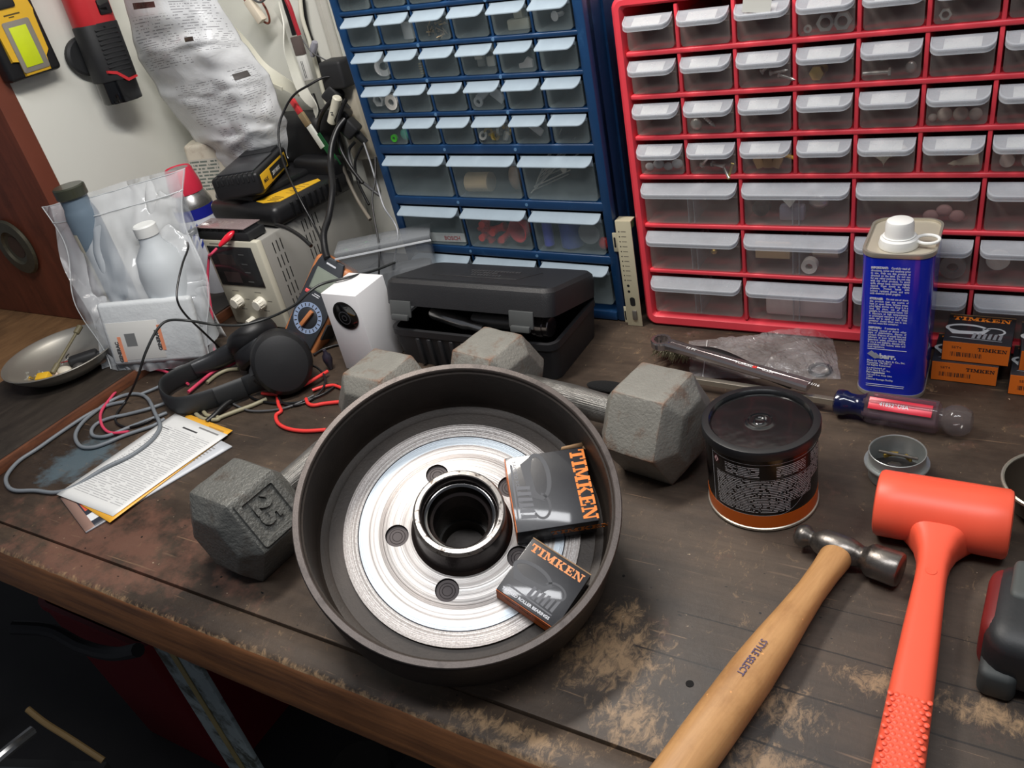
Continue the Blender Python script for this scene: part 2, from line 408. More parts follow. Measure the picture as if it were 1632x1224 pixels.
def rrect(x0, x1, y0, y1, r, n=5):
    o = []
    for (cx, cy, a) in ((x1-r, y0+r, -90), (x1-r, y1-r, 0), (x0+r, y1-r, 90), (x0+r, y0+r, 180)):
        for i in range(n+1):
            t = math.radians(a+90*i/n); o.append((cx+r*math.cos(t), cy+r*math.sin(t)))
    return o
RND = random.Random(7)
def ordn(i, n, a='left', b='right'):
    w = ['', 'second', 'third', 'fourth', 'fifth', 'sixth', 'seventh', 'eighth']
    if i == 0: return a+'most'
    if i == n-1: return b+'most'
    return w[i]+' from the '+a
# ---------------------------------------------------------------- shared materials
WHITE = P('wall_paint', (230, 230, 221), .55, var=.03, scale=6, col2=(206, 202, 188), thr=(.62, .8), s2=5, bmp=.1, bs=60)
BROWN = wood('brown_panel_wood', (122, 64, 46), (96, 50, 36), (62, 34, 26), (6, 6, .8), .45, 8)
BENCH = bench_material()
BENCHFACE = wood('bench_edge_wood', (112, 74, 46), (78, 50, 33), (44, 30, 22), (1, 8, 8), .55, 10)
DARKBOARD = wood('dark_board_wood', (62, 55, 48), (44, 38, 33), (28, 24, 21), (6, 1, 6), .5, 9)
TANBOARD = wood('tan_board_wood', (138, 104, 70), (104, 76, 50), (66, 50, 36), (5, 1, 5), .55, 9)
RAWEDGE = wood('raw_board_edge', (120, 72, 46), (74, 42, 28), (40, 26, 18), (8, 1, 8), .6, 12)
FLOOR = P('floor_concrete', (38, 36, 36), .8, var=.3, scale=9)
RED = P('red_plastic', (228, 66, 78), .38, var=.05, scale=20, bmp=.05, bs=90)
BLUE = P('blue_plastic', (20, 58, 98), .4, var=.18, scale=25, col2=(46, 88, 128), thr=(.58, .78), s2=40, bmp=.05, bs=120)
def drawer_mat(name, rgb, alpha):
    m, N, L, B = new_mat(name)
    B.inputs['Base Color'].default_value = lin(rgb)+(1,); B.inputs['Roughness'].default_value = .25; B.inputs['Coat Weight'].default_value = .3
    g = nz(N, L, 30, 4); L.new(mth(N, L, 'MULTIPLY_ADD', g, .25, alpha-.12), B.inputs['Alpha'])
    return m
DRW_R = drawer_mat('clear_drawer_plastic_warm', (180, 168, 162), .15)
DRW_B = drawer_mat('clear_drawer_plastic_cool', (150, 164, 166), .19)
HND_R = drawer_mat('frosted_handle_plastic', (200, 204, 210), .36)
HND_B = drawer_mat('pale_handle_plastic', (172, 188, 200), .52)
CARD = P('label_card', (206, 206, 198), .6, var=.04)
STEEL = P('bright_steel', (196, 194, 190), .25, .9, var=.08, scale=60)
DSTEEL = P('worn_steel', (122, 117, 112), .33, .85, var=.25, scale=60, col2=(74, 66, 60), thr=(.5, .7), s2=60, bmp=.15, bs=250)
ZINC = P('zinc_fastener', (200, 200, 192), .3, .6, var=.1)
BRASS = P('brass', (206, 176, 92), .3, .8, var=.1)
BLACKP = P('black_plastic', (26, 26, 28), .42, var=.15, scale=60, bmp=.06, bs=400)
BLACKM = P('black_matte_plastic', (34, 35, 37), .62, var=.15, scale=80, bmp=.15, bs=900)
BLACKG = P('black_gloss_plastic', (14, 14, 15), .14, var=.1, coat=.4)
GREYP = P('grey_plastic', (120, 122, 124), .5, var=.08)
WHITEP = P('white_plastic', (232, 232, 228), .4, var=.03)
CREAM = P('cream_plastic', (206, 202, 184), .5, var=.05, scale=12)
YEL = P('yellow_plastic', (226, 178, 44), .45, var=.05)
ORANGE = P('orange_ink', (238, 132, 40), .5, var=.03)
INKB = P('dark_ink', (40, 34, 32), .6, var=.05)
INKW = P('pale_ink', (214, 216, 222), .55, var=.03)
REDP = P('small_red_plastic', (214, 52, 48), .35, var=.06)

def structure(mb, name, mat, **k):
    o = mb.build(name, mat, **k); o['kind'] = 'structure'; return o

# ---------------------------------------------------------------- the setting
WY = .172
structure(MB().box(-2.2, 1.6, WY, WY+.06, -.9, 1.9), 'wall_back', WHITE)
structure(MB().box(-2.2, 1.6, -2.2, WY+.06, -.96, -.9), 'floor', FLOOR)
# tall cabinet closing the left end: white side towards the bench, brown front
tc = thing('tall_cabinet', 'tall cabinet at the left end, reddish brown front and white painted side', 'cabinet', (-1.4, 0, .018))
MB().box(-.6, .488, -.182, -.164, 0, 1.1, None, .002).build('front_panel', BROWN, tc)
MB().box(.470, .4865, -.1635, .165, 0, 1.1, None, .001).build('side_panel', WHITE, tc)
MB().box(.4866, .489, -.1815, -.150, 0, 1.1, None, .0008).build('edge_strip', P('brown_edge', (116, 62, 46), .45, var=.15, scale=30), tc)
lk = MB().lathe([(.018, 0), (.045, -.001), (.05, -.005), (.047, -.009), (.03, -.010), (.027, -.006), (.018, -.004)], 40, T(.335, -.182, .14)@Rx(PI/2)@S(1, 1, -1)).build('escutcheon', P('old_metal_ring', (88, 84, 70), .45, .6, var=.3, scale=90), tc)
MB().cyl(.020, 0, .006, T(.335, -.181, .14)@Rx(PI/2), 24).build('keyhole_plug', P('rusty_plug', (70, 52, 40), .7, var=.3), lk)
MB().box(.325, .345, -.185, -.181, .115, .128, None, .001).build('latch_plate', P('latch_metal', (96, 92, 70), .5, .5), tc)
MB().box(.30, .352, -.184, -.1815, .262, .30, None, .001).build('sticker', P('blue_grey_sticker', (150, 160, 172), .5, var=.3, scale=80), tc)

# workbench
wb = thing('workbench', 'heavy dark stained wooden workbench with worn splintered front edge', 'workbench', (0, 0, 0))
def rough_board(x0, x1, y0, y1, zb, seedy, amp=.0016, nx=160):
    """top plank with a chewed front edge"""
    mb = MB(); rings = []
    for i in range(nx+1):
        x = x0+(x1-x0)*i/nx
        a = noise.noise(Vector((x*22, seedy, 0)))+.5*noise.noise(Vector((x*70, seedy, 3))); b = noise.noise(Vector((x*31, seedy, 7)))
        rings.append([(x, y0+.0006*a, zb), (x, y0+.001*a, -.007-.002*b), (x, y0+.0025+amp*abs(a)*1.6, -.0018-.001*abs(b)), (x, y0+.006+amp*abs(b)*2, 0), (x, y1-.0012, 0), (x, y1, -.0012), (x, y1, zb)])
    return mb.loft(rings)
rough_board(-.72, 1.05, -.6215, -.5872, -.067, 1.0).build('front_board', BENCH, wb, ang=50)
MB().box(-.72, 1.05, -.5848, WY-.001, -.034, 0, None, .0012).build('bench_top', BENCH, wb)
MB().box(-1.6, -.722, -.62, WY-.001, -.067, -.0005, None, .001).build('under_board', DARKBOARD, wb)
for (x, y) in ((-.371, -.555), (.98, -.555), (-1.5, -.555), (-.34, .12), (.98, .12)):
    if y > 0: MB().box(x-.04, x+.04, y-.03, y+.03, -.9, -.0345, None, .002).build('leg', P('rear_leg_wood', (52, 44, 38), .8), wb); continue
    mb = MB().box(x-.041, x+.041, y-.033, y-.028, -.9, -.0340, None, .0008)
    l = mb.build('leg', P('painted_steel_leg', (140, 150, 150), .5, .2, var=.25, scale=18, col2=(70, 72, 64), thr=(.48, .62), s2=26), wb)
    MB().box(x-.008, x+.004, y-.0345, y-.0335, -.9, -.0345, None).build('paint_drip', P('ochre_drip', (140, 124, 80), .6, var=.3, scale=30), l)
# short dark drill marks in the top
for (x, y, r) in ((.232, -.517, .0032), (.105, -.44, .0012), (.142, -.43, .0013), (-.245, -.56, .0012), (-.39, -.545, .0012), (.39, -.505, .0014)):
    MB().cyl(r, -.0003, .00035, T(x, y, 0), 14).build('bored_hole', P('hole_black', (8, 6, 5), .9), wb)
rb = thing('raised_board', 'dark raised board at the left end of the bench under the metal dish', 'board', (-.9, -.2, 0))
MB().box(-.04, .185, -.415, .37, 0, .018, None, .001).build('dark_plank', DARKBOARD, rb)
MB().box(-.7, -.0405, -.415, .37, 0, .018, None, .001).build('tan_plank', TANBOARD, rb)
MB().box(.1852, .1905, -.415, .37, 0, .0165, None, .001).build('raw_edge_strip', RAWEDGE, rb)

# ---------------------------------------------------------------- drawer cabinets
def drawer(parent, w, h, d, red, divider=False, card=True):
    """one see-through drawer; local origin = bottom left corner of its cell front"""
    dm, hm = (DRW_R, HND_R) if red else (DRW_B, HND_B)
    t = .0012; bh = h*.80; g = .002 if red else .0022
    x0, x1 = g, w-g; r = .004 if red else .005
    U = [(x0, bh)]+[(x0+r-r*math.cos(a), .001+r-r*math.sin(a)) for a in [i*PI/8 for i in range(5)]]
    U += [(x1-r+r*math.sin(a), .001+r-r*math.cos(a)) for a in [i*PI/8 for i in range(5)]]+[(x1, bh)]
    inner = [(min(max(x, x0+t), x1-t), max(z, .001+t)) for x, z in U]
    mb = MB(); n = len(U); y1 = d
    vs = [(x, 0, z) for x, z in U]+[(x, y1, z) for x, z in U]+[(x, 0, z) for x, z in inner]+[(x, y1, z) for x, z in inner]
    fs = []
    for i in range(n-1):
        fs += [(i, i+1, n+i+1, n+i), (2*n+i, 3*n+i, 3*n+i+1, 2*n+i+1)]
    fs += [(0, n, 3*n, 2*n), (n-1, 3*n-1, 4*n-1, 2*n-1)]
    mb.add(vs, fs)
    mb.prism(U, 0, t, Matrix(((1, 0, 0, 0), (0, 0, 1, 0), (0, 1, 0, 0), (0, 0, 0, 1))))
    mb.prism(U, y1-t, y1, Matrix(((1, 0, 0, 0), (0, 0, 1, 0), (0, 1, 0, 0), (0, 0, 0, 1))))
    mb.box(x0, x1, -.0009, 0, bh-.0105, bh-.0095) if red else None
    D = mb.build('drawer', dm, parent)
    # handle: sloping lip with rounded outer corners
    P_ = .0165 if red else .0125; dz = .0085 if red else .0085; lip = .0045 if red else .0012; zt = h-.0045 if red else h-.0015
    rc = .009 if red else .008
    a0, a1 = x0-.0005, x1+.0005
    if red: o = [(a0, 0)]+[(a0+rc-rc*math.cos(t), -P_+rc-rc*math.sin(t)) for t in [i*PI/10 for i in range(6)]]
    else: o = [(a0+.004, 0), (a0+.0006, -P_+.004), (a0, -P_+.0015), (a0+.0015, -P_)]
    o += [(a1-rc+rc*math.sin(t), -P_+rc-rc*math.cos(t)) for t in [i*PI/10 for i in range(6)]]+[(a1, 0)]
    zz = lambda y: zt+dz*y/P_
    hb = MB(); n = len(o); tt = .0011
    vs = [(x, y, zz(y)) for x, y in o]+[(x, y, zz(y)-tt) for x, y in o]
    hb.add(vs, [tuple(range(n)), tuple(range(n, 2*n))[::-1]]+[(i, i+n, (i+1) % n+n, (i+1) % n) for i in range(n)])
    if red:
        cx = (a0+a1)/2
        oi = [(x+(.0011 if x < cx else -.0011), y+.0011 if y < -.002 else y) for x, y in o]
        vs = [(x, y, zz(y)+.0005) for x, y in o]+[(x, y, zz(y)-lip) for x, y in o]+[(x, y, zz(y)+.0005) for x, y in oi]+[(x, y, zz(y)-lip) for x, y in oi]
        fs = []
        for i in range(n-1): fs += [(i, n+i, n+i+1, i+1), (2*n+i, 2*n+i+1, 3*n+i+1, 3*n+i), (n+i, 3*n+i, 3*n+i+1, n+i+1), (i, i+1, 2*n+i+1, 2*n+i)]
        hb.add(vs, fs)
    hb.box(a0+.001, a1-.001, 0, .0012, bh-.002, zt)
    H = hb.build('handle', hm, D)
    if card and red:
        q = [(x0+.011, -.001), (x1-.011, -.001), (x1-.011, -P_+.004), (x0+.011, -P_+.004)]
        MB().add([(x, y, zz(y)-.0014) for x, y in q]+[(x, y, zz(y)-.0018) for x, y in q], [(0, 1, 2, 3), (7, 6, 5, 4), (0, 4, 5, 1), (1, 5, 6, 2), (2, 6, 7, 3), (3, 7, 4, 0)]).build('label_card', CARD, D)
    if divider:
        MB().box(w*.5-.004, w*.5-.003, .0015, .05, .002, bh-.01).box(w*.5+.003, w*.5+.004, .0015, .05, .002, bh-.01).build('divider', HND_R, D)
    return D
def put(D, x, z, y=0.0005):
    D.location = (x, y, z); return D
def cabinet(name, label, M, Wd, Hd, dep, cells, bars, posts, mat, bord, red):
    c = thing(name, label, 'cabinet', M)
    fb = MB()
    if red:
        out = rrect(0, Wd, 0, Hd, .014, 6); inn = rrect(bord, Wd-bord, bord+.004, Hd-bord, .004, 6); n = len(out)
        ring = lambda pts, y: [(x, y, z) for x, z in pts]
        mid = rrect(.004, Wd-.004, .004, Hd-.004, .011, 6); mi2 = rrect(bord-.003, Wd-bord+.003, bord+.001, Hd-bord+.003, .005, 6)
        fb.loft([ring(out, .012), ring(out, .003), ring(mid, -.001), ring(mi2, -.001), ring(inn, .004), ring(inn, dep)], cap=False)
        fb.loft([ring(out, .012), ring(rrect(.004, Wd-.004, .004, Hd-.004, .01, 6), .016), ring(rrect(.004, Wd-.004, .004, Hd-.004, .01, 6), dep)], cap=False)
    else:
        fb.box(0, bord, 0, .022, 0, Hd, None, .003).box(Wd-bord, Wd, 0, .022, 0, Hd, None, .003).box(bord, Wd-bord, 0, .02, 0, bord, None, .002).box(bord, Wd-bord, 0, .02, Hd-bord, Hd, None, .002)
        fb.box(0, .004, .01, dep, .003, Hd).box(Wd-.004, Wd, .01, dep, .003, Hd).box(0, Wd, .01, dep, 0, .004).box(0, Wd, .01, dep, Hd-.004, Hd)
        fb.box(Wd-.002, Wd+.003, .045, .055, .01, Hd-.01).box(Wd-.002, Wd+.003, .11, .12, .01, Hd-.01)
    fb.build('case', mat, c)
    MB().box(.003, Wd-.003, dep-.003, dep, .003, Hd-.003).build('back_panel', mat, c)
    for (x0, x1, z, th) in bars:
        MB().box(x0, x1, .0015, dep-.005, z-th/2+.0012, z+th/2-.0012).box(x0, x1, .0, .010, z-th/2, z+th/2, None, min(.0019, th*.4), 3).build('shelf_rail', mat, c)
    for (x, z0, z1, th) in posts:
        MB().box(x-th/2+.0006, x+th/2-.0006, .002, dep-.005, z0, z1).box(x-th/2, x+th/2, .0012, .009, z0, z1, None, .0012).build('upright', mat, c)
    protos = {}
    for (x, z, w, h, dv) in cells:
        k = (round(w, 4), round(h, 4), dv)
        if k not in protos: protos[k] = drawer(c, w, h, dep-.02, red, dv, card=(w < .1)); D = protos[k]
        else: D = copy_tree(protos[k], c)
        put(D, x, z)
    return c
# red cabinet: eight small drawers across in four rows over three rows of four large
cw, ps, pl = .0605, .0471, .0619; X0, Z0 = .0137, .018
RC = lambda i: X0-.0017+cw*i
zr = [Z0, Z0+pl, Z0+2*pl, Z0+3*pl, Z0+3*pl+ps, Z0+3*pl+2*ps, Z0+3*pl+3*ps, Z0+3*pl+4*ps]
WR = RC(8)+.012; HR = zr[7]+.014
cells = []; bars = []; posts = []
for r in range(3):
    for c_ in range(4): cells.append((RC(2*c_)+.0018, zr[r]+.0028, 2*cw-.0036, pl-.0056, c_ != 2 or r != 2))
for r in range(3, 7):
    for c_ in range(8): cells.append((RC(c_)+.0018, zr[r]+.0028, cw-.0036, ps-.0056, False))
for k in range(1, 7): bars.append((RC(0), RC(8), zr[k], .0056))
for c_ in range(1, 4): posts.append((RC(2*c_), zr[0], zr[7], .0042))
for c_ in (1, 3, 5, 7): posts.append((RC(c_), zr[3], zr[7], .0042))
RCAB = cabinet('drawer_cabinet', 'bright red plastic cabinet of clear small-parts drawers at the right', T(0, 0, .0005), WR, HR, .163, cells, bars, posts, RED, .0125, True)
# blue cabinet, leaning a little, set at the left of the red one
bw = .0542; Wb = 6*bw+.024; BM = T(-.0293, .0013, .0006)@Rz(-.0074)@Rx(.0574)@Ry(.0198)@T(-Wb, 0, 0)
zb = [.017, .0927, .1684, .2441, .2915, .3348, .3781, .4214, .4647, .508]
BC = lambda i: .012+bw*i
cells = []; bars = []; posts = []
for r in range(3):
    for c_ in range(3): cells.append((BC(2*c_)+.0018, zb[r]+.007, 2*bw-.0036, .0757-.0145, False))
for r in range(3, 9):
    for c_ in range(6): cells.append((BC(c_)+.0012, zb[r]+(.0065 if r == 3 else .0028), bw-.0024, (zb[r+1]-zb[r])-(.0095 if r == 3 else .0056), False))
for k in range(1, 9): bars.append((BC(0)-.003, BC(6)+.003, zb[k], .0125 if k < 4 else .0058))
for c_ in range(1, 6): posts.append((BC(c_), zb[3] if c_ % 2 else zb[0], zb[9], .0035))
BCAB = cabinet('drawer_cabinet', 'dark blue plastic cabinet of clear small-parts drawers, left of the red one', BM, Wb, .525, .16, cells, bars, posts, BLUE, .0135, False)
for k in range(1, 9):
    z = zb[k]
    for i in ((2, 4) if k < 4 else (2, 4)): MB().cyl(.0022, -.0006, .0004, T(BC(i), 0, z)@Rx(PI/2), 12).build('rivet', P('rivet_blue', (90, 128, 165), .4), BCAB)

# ---------------------------------------------------------------- the parts kept in the drawers
def hexpts(r): return [(r*math.cos(PI/3*i), r*math.sin(PI/3*i)) for i in range(6)]
def nut_mb(r, t):
    mb = MB(); o = hexpts(r); n = 24; k = r*.55
    def hexr(a):
        a = a % (PI/3); return r*math.cos(PI/6)/math.cos(a-PI/6)
    rings = []
    A = [2*PI*i/n for i in range(n)]
    for (f, z) in ((None, 0), ('o', 0), ('o', t), (None, t)):
        rings.append([((hexr(a) if f else k)*math.cos(a), (hexr(a) if f else k)*math.sin(a), z) for a in A])
    rings.append(rings[0]); return mb.loft(rings, cap=False)
def bolt_mb(r, L): return MB().prism(hexpts(r*1.9), 0, r*1.2, None, r*.15).cyl(r, r*1.2, L, None, 12)
def screw_mb(r, L):
    return MB().lathe([(0, 0), (r*2, 0), (r*2, r*.3), (r, r*1.3)]+[(r*(1 if i % 2 else .75), r*1.3+(L-r*3)*i/16) for i in range(1, 16)]+[(0, L)], 10)
def washer_mb(r, t): return MB().lathe([(r*.45, 0), (r, 0), (r, t), (r*.45, t), (r*.45, 0)], 20)
def cap_mb(r, h): return MB().lathe([(r*.7, 0), (r, h), (r*.9, h), (r*.62, .001), (0, .001), (0, 0), (r*.7, 0)], 20)
def tee_mb(r): return MB().cyl(r, -r*3, r*3, None, 14).cyl(r, 0, r*3, Rx(PI/2), 14).cyl(r*1.3, r*2, r*3, None, 14).cyl(r*1.3, -r*3, -r*2, None, 14)
rows_r = {'top': 6, 'second': 5, 'third': 4, 'fourth': 3, 'fifth': 2, 'sixth': 1, 'lowest': 0}
def in_red(col, row, fx, y, dz, big=False): return RCAB.matrix_world@Vector((RC(col)+(2*cw if big else cw)*fx, y, zr[rows_r[row]]+.0052+dz))
def in_blue(col, r, fx, y, dz, big=False): return BCAB.matrix_world@Vector((BC(col)+(2*bw if big else bw)*fx, y, zb[r]+(.0102 if r < 4 else .0058)+dz))
def drop(mb, name, mat, label, cat, pos, R=None, group=None): return single(mb, name, mat, label, cat, group, Matrix.Translation(pos)@(R if R is not None else Matrix()))
UP = Rx(PI/2)  # lay the axis towards the viewer
for k, (fx, n_) in enumerate(((.48, 'left'), (.74, 'right'))):
    drop(nut_mb(.0088, .006), 'hex_nut', ZINC, n_+' one of two big hex nuts, top row fourth red drawer', 'nut', in_red(3, 'top', fx, .009, .0085), UP)
drop(washer_mb(.004, .001), 'washer', ZINC, 'small washer beside the hex nuts in top row red drawer', 'washer', in_red(3, 'top', .2, .006, .004), UP)
drop(MB().prism(hexpts(.0078), 0, .006, None, .001).cyl(.0045, .006, .02, None, 12), 'bolt', BRASS, 'yellow headed bolt in second row red drawer', 'bolt', in_red(3, 'second', .34, .004, .0075), Rx(-PI/2)@Ry(.2))
drop(nut_mb(.0062, .005), 'hex_nut', ZINC, 'nut at the back of second row red drawer with the bolt', 'nut', in_red(4, 'second', .36, .010, .021), UP@Ry(.3))
drop(bolt_mb(.0022, .026), 'bolt', ZINC, 'steel bolt lying flat in second row fifth red drawer', 'bolt', in_red(4, 'second', .5, .005, .0045), Ry(-PI/2))
drop(MB().ball(.005, None, (1, .7, 1.2)), 'rivet_nut', ZINC, 'small steel rivet nut, right side of second row fifth red drawer', 'nut', in_red(4, 'second', .78, .008, .007))
for i in range(3): drop(screw_mb(.0016, .02), 'screw', ZINC, ordn(i, 3)+' loose screw in the second row third red drawer', 'screw', in_red(2, 'second', .42+.15*i, .008, .012-.002*i), Ry(1.0+.4*i)@Rx(.2*i), 'screws in second row third red drawer')
drop(screw_mb(.0024, .028), 'screw', ZINC, 'long screw pointing down right in third row second red drawer', 'screw', in_red(1, 'third', .25, .0035, .024), Ry(2.35))
drop(MB().ball(.0068, None, (1, .5, 1)), 'foil_knob', ZINC, 'small round steel knob left in third row second red drawer', 'knob', in_red(1, 'third', .2, .007, .0075))
for i, (fx, s) in enumerate(((.15, .004), (.32, .0068), (.55, .0068), (.76, .006))): drop(MB().ball(s, None, (1, .7, 1)), 'rubber_foot', P('beige_rubber', (190, 178, 166), .6), ordn(i, 4)+' round pale rubber foot in third row sixth red drawer', 'foot', in_red(5, 'third', fx, .009, s), None, 'rubber feet in red drawer')  # flattened balls stand for small rubber feet
for i in range(4): drop(MB().ball(.0048+.001*(i % 2), None, (1.2, .6, 1)), 'plastic_bead', P('clear_bead', (200, 205, 205), .15), ordn(i, 4)+' clear plastic bead in fourth row first red drawer', 'bead', in_red(0, 'fourth', .2+.19*i, .007, .006+.003*(i % 2)), None, 'clear beads in red drawer')
for i in range(4): drop(bolt_mb(.0019, .018), 'bolt', ZINC if i < 3 else BRASS, (ordn(i, 4)+' short steel bolt in fourth row second red drawer' if i < 3 else 'single brass bolt in fourth row second red drawer'), 'bolt', in_red(1, 'fourth', .25+.2*i, .008, .006+.002*(i % 2)), Ry(.7+i*.9)@Rx(.5), 'bolts in red drawer' if i < 3 else None)
for i in range(3): drop(MB().box(-.005, .005, -.004, .004, 0, .013, None, .001), 'wire_connector', P('tan_plastic', (196, 156, 100), .5), ordn(i, 3)+' tan wire connector in fourth row third red drawer', 'connector', in_red(2, 'fourth', .38+.12*i, .009, .003), Ry(.4*i-.4), 'tan wire connectors')
drop(MB().cyl(.0022, 0, .022, None, 10), 'yellow_wire_sleeve', YEL, 'thin yellow sleeve in fourth row third red drawer', 'sleeve', in_red(2, 'fourth', .62, .006, .021), Ry(1.9))
for i in range(6): drop(MB().lathe([(0, 0), (.0045, .002), (.003, .008), (0, .018)], 5), 'wall_plug', P('cream_nylon', (226, 224, 205), .5), ordn(i, 6)+' cream nylon wall plug in fourth row fifth red drawer', 'plug', in_red(4, 'fourth', .15+.13*i, .007+.001*i, .020), Ry(2.0+.5*i), 'cream wall plugs')
drop(MB().lathe([(0, 0), (.006, 0)]+[(.006-.0004*i*(1 if i % 2 else .8), .0022*i) for i in range(1, 12)]+[(0, .028)], 12), 'wall_anchor', P('cream_anchor', (226, 220, 196), .5), 'cream threaded wall anchor in fourth row sixth red drawer', 'anchor', in_red(5, 'fourth', .88, .008, .009), Ry(-1.75))
drop(MB().cyl(.005, 0, .03, None, 12), 'blue_wall_plug', P('blue_nylon', (60, 80, 130), .5), 'blue nylon plug behind the cream anchor in the red drawer', 'plug', in_red(5, 'fourth', .35, .018, .014), Ry(1.35))
for i in range(2): drop(MB().cyl(.0065, -.002, .009, UP, 16), 'rubber_cap', P('pale_rubber_cap', (170, 156, 148), .6), ('left', 'right')[i]+' pale rubber cap in fourth row seventh red drawer', 'cap', in_red(6, 'fourth', .28+.3*i, .010, .009), None, 'pale rubber caps in red drawer')  # short cylinders stand for rubber caps
drop(MB().cyl(.0095, 0, .008, UP, 20).cyl(.0045, .008, .010, UP, 16), 'knob', BLACKM, 'black knob in the fifth row second large red drawer', 'knob', in_red(2, 'fifth', .17, .014, .017, True))
drop(MB().box(-.014, .014, 0, .012, 0, .018, None, .003), 'plastic_block', P('lilac_grey', (150, 150, 165), .5), 'lilac grey block in the fifth row second large red drawer', 'block', in_red(2, 'fifth', .45, .008, .001, True))
drop(MB().prism([(-.008, .008), (.008, .008), (.001, -.002)], 0, .002, UP), 'paper_scrap', CARD, 'white pointed paper scrap in fifth row second large red drawer', 'paper', in_red(2, 'fifth', .44, .004, .022, True))
drop(MB().ball(.011, None, (1, .6, .8)), 'steel_cup', ZINC, 'bright metal cup, right half of fifth row second large drawer', 'cup', in_red(2, 'fifth', .68, .018, .022, True))
drop(MB().box(-.020, .020, 0, .014, 0, .020, None, .001), 'small_carton', P('kraft_card', (206, 176, 132), .6, var=.1), 'tan printed carton in the sixth row second large red drawer', 'carton', in_red(2, 'sixth', .27, .006, .016, True))
drop(washer_mb(.009, .010), 'nylon_spacer', P('milky_nylon', (222, 216, 206), .5), 'milky ring spacer right of the tan carton in red drawer', 'spacer', in_red(2, 'sixth', .62, .012, .0095, True), UP)
drop(MB().cyl(.0085, -.014, .014, Ry(PI/2), 16), 'nylon_sleeve', P('beige_nylon', (206, 188, 160), .5), 'beige sleeve resting above the ring spacer in red drawer', 'sleeve', in_red(2, 'sixth', .74, .026, .020, True))
drop(MB().ball(.004), 'brass_ball', BRASS, 'little brass ball in sixth row first large red drawer', 'ball', in_red(0, 'sixth', .68, .012, .020, True))
for i in range(3): drop(MB().ball(.007, None, (1.1, .6, .9)), 'earplug', P('pink_foam', (196, 150, 146), .6), ordn(i, 3)+' pinkish foam plug in fifth row third large red drawer', 'earplug', in_red(4, 'fifth', .62+.1*i, .012, .009+.006*(i % 2), True), None, 'pinkish foam plugs')
drop(washer_mb(.0125, .006), 'rubber_ring', P('grey_rubber_ring', (120, 110, 106), .6), 'grey rubber ring in sixth row drawer right of the blue can', 'ring', in_red(4, 'sixth', .83, .012, .014, True), UP)
drop(MB().cyl(.011, 0, .004, UP, 24), 'plastic_disc', P('pale_disc', (190, 184, 176), .6), 'pale disc in the sixth row far right red drawer', 'disc', in_red(6, 'sixth', .17, .012, .024, True))
drop(MB().box(-.045, .045, 0, .03, 0, .026, None, .004), 'foam_wrap', P('pale_foam', (206, 186, 184), .7), 'pale foam wrap filling the lowest row second red drawer', 'foam', in_red(2, 'lowest', .56, .006, .002, True))
drop(MB().box(-.004, .022, -.001, 0, 0, .001).box(-.004, .024, -.0012, -.0008, -.006, .007, Ry(.15)), 'paper_tag', CARD, 'crumpled white paper tag on a top row drawer handle', 'tag', in_red(2, 'top', .3, -.012, .035))
drop(MB().ball(.008, None, (1, .5, 1)), 'chrome_ball', STEEL, 'shiny round metal ball in top row seventh red drawer', 'ball', in_red(6, 'top', .22, .008, .022))
drop(nut_mb(.0055, .004), 'hex_nut', ZINC, 'small nut in top row sixth red drawer', 'nut', in_red(5, 'top', .22, .006, .006), UP)
# blue cabinet contents
drop(MB().cyl(.015, 0, .02, None, 24), 'tape_roll', P('milky_roll', (196, 198, 196), .6), 'milky white roll in upper left part of the blue cabinet', 'roll', in_blue(1, 6, .72, .020, .0), None)
drop(MB().box(-.014, .016, 0, .012, 0, .012, None, .002).box(-.004, .008, 0, .010, .012, .030, None, .002), 'cream_fitting', P('cream_fitting_plastic', (224, 222, 196), .5), 'cream L-shaped fitting in top right of the blue cabinet', 'fitting', in_blue(4, 6, .58, .008, .0))
drop(screw_mb(.0028, .018), 'screw', WHITEP, 'single cross-head screw in the top right blue drawer', 'screw', in_blue(5, 6, .5, .006, .012), Rx(-PI/2)@Ry(.3))
for i in range(14): drop(screw_mb(.0009, .012), 'small_screw', P('bronze_screw', (170, 150, 120), .35, .6), 'tiny bronze screw heaped in the third drawer near the top of the blue cabinet', 'screw', in_blue(2, 6, .3+.035*i, .006+.002*(i % 3), .003+.004*((i*7) % 4)), Ry(i*.9)@Rx(.6*i), 'tiny bronze screws')
drop(washer_mb(.012, .006), 'plastic_ring', WHITEP, 'white ring in the first drawer of the third blue row', 'ring', in_blue(0, 5, .72, .010, .013), Rx(PI/2)@Ry(.5))
for i, (fx, z) in enumerate(((.45, .014), (.7, .004), (.8, .019), (.35, .002))): drop(MB().box(-.0055, .0055, 0, .008, 0, .011, None, .001), 'cream_clip', P('cream_clip_plastic', (222, 218, 202), .5), ('lower middle', 'lower right', 'upper right', 'lower left')[i]+' square cream clip in the fourth drawer of the third blue row', 'clip', in_blue(3, 5, fx, .006+.004*i, z), None, 'square cream clips')
for i in range(5): drop(washer_mb(.0045, .0012), 'brass_washer', BRASS, ('bottom', 'second lowest', 'middle', 'second highest', 'topmost')[i]+' brass washer of the stack in a blue drawer', 'washer', in_blue(1, 5, .84, .009, .001+.003*i), None, 'stacked brass washers')
drop(MB().prism([(-.008, 0), (.010, 0), (.010, .008), (.004, .012), (-.002, .006), (-.008, .005)], 0, .004, UP), 'nylon_clamp', P('white_nylon_clamp', (212, 208, 202), .5), 'white nylon clamp in the fifth drawer of a blue row', 'clamp', in_blue(4, 5, .6, .010, .001))
drop(nut_mb(.009, .008), 'lock_nut', P('frosted_white', (222, 224, 220), .4), 'left white fitting in first drawer of fourth blue row', 'fitting', in_blue(0, 4, .35, .010, .014), UP)
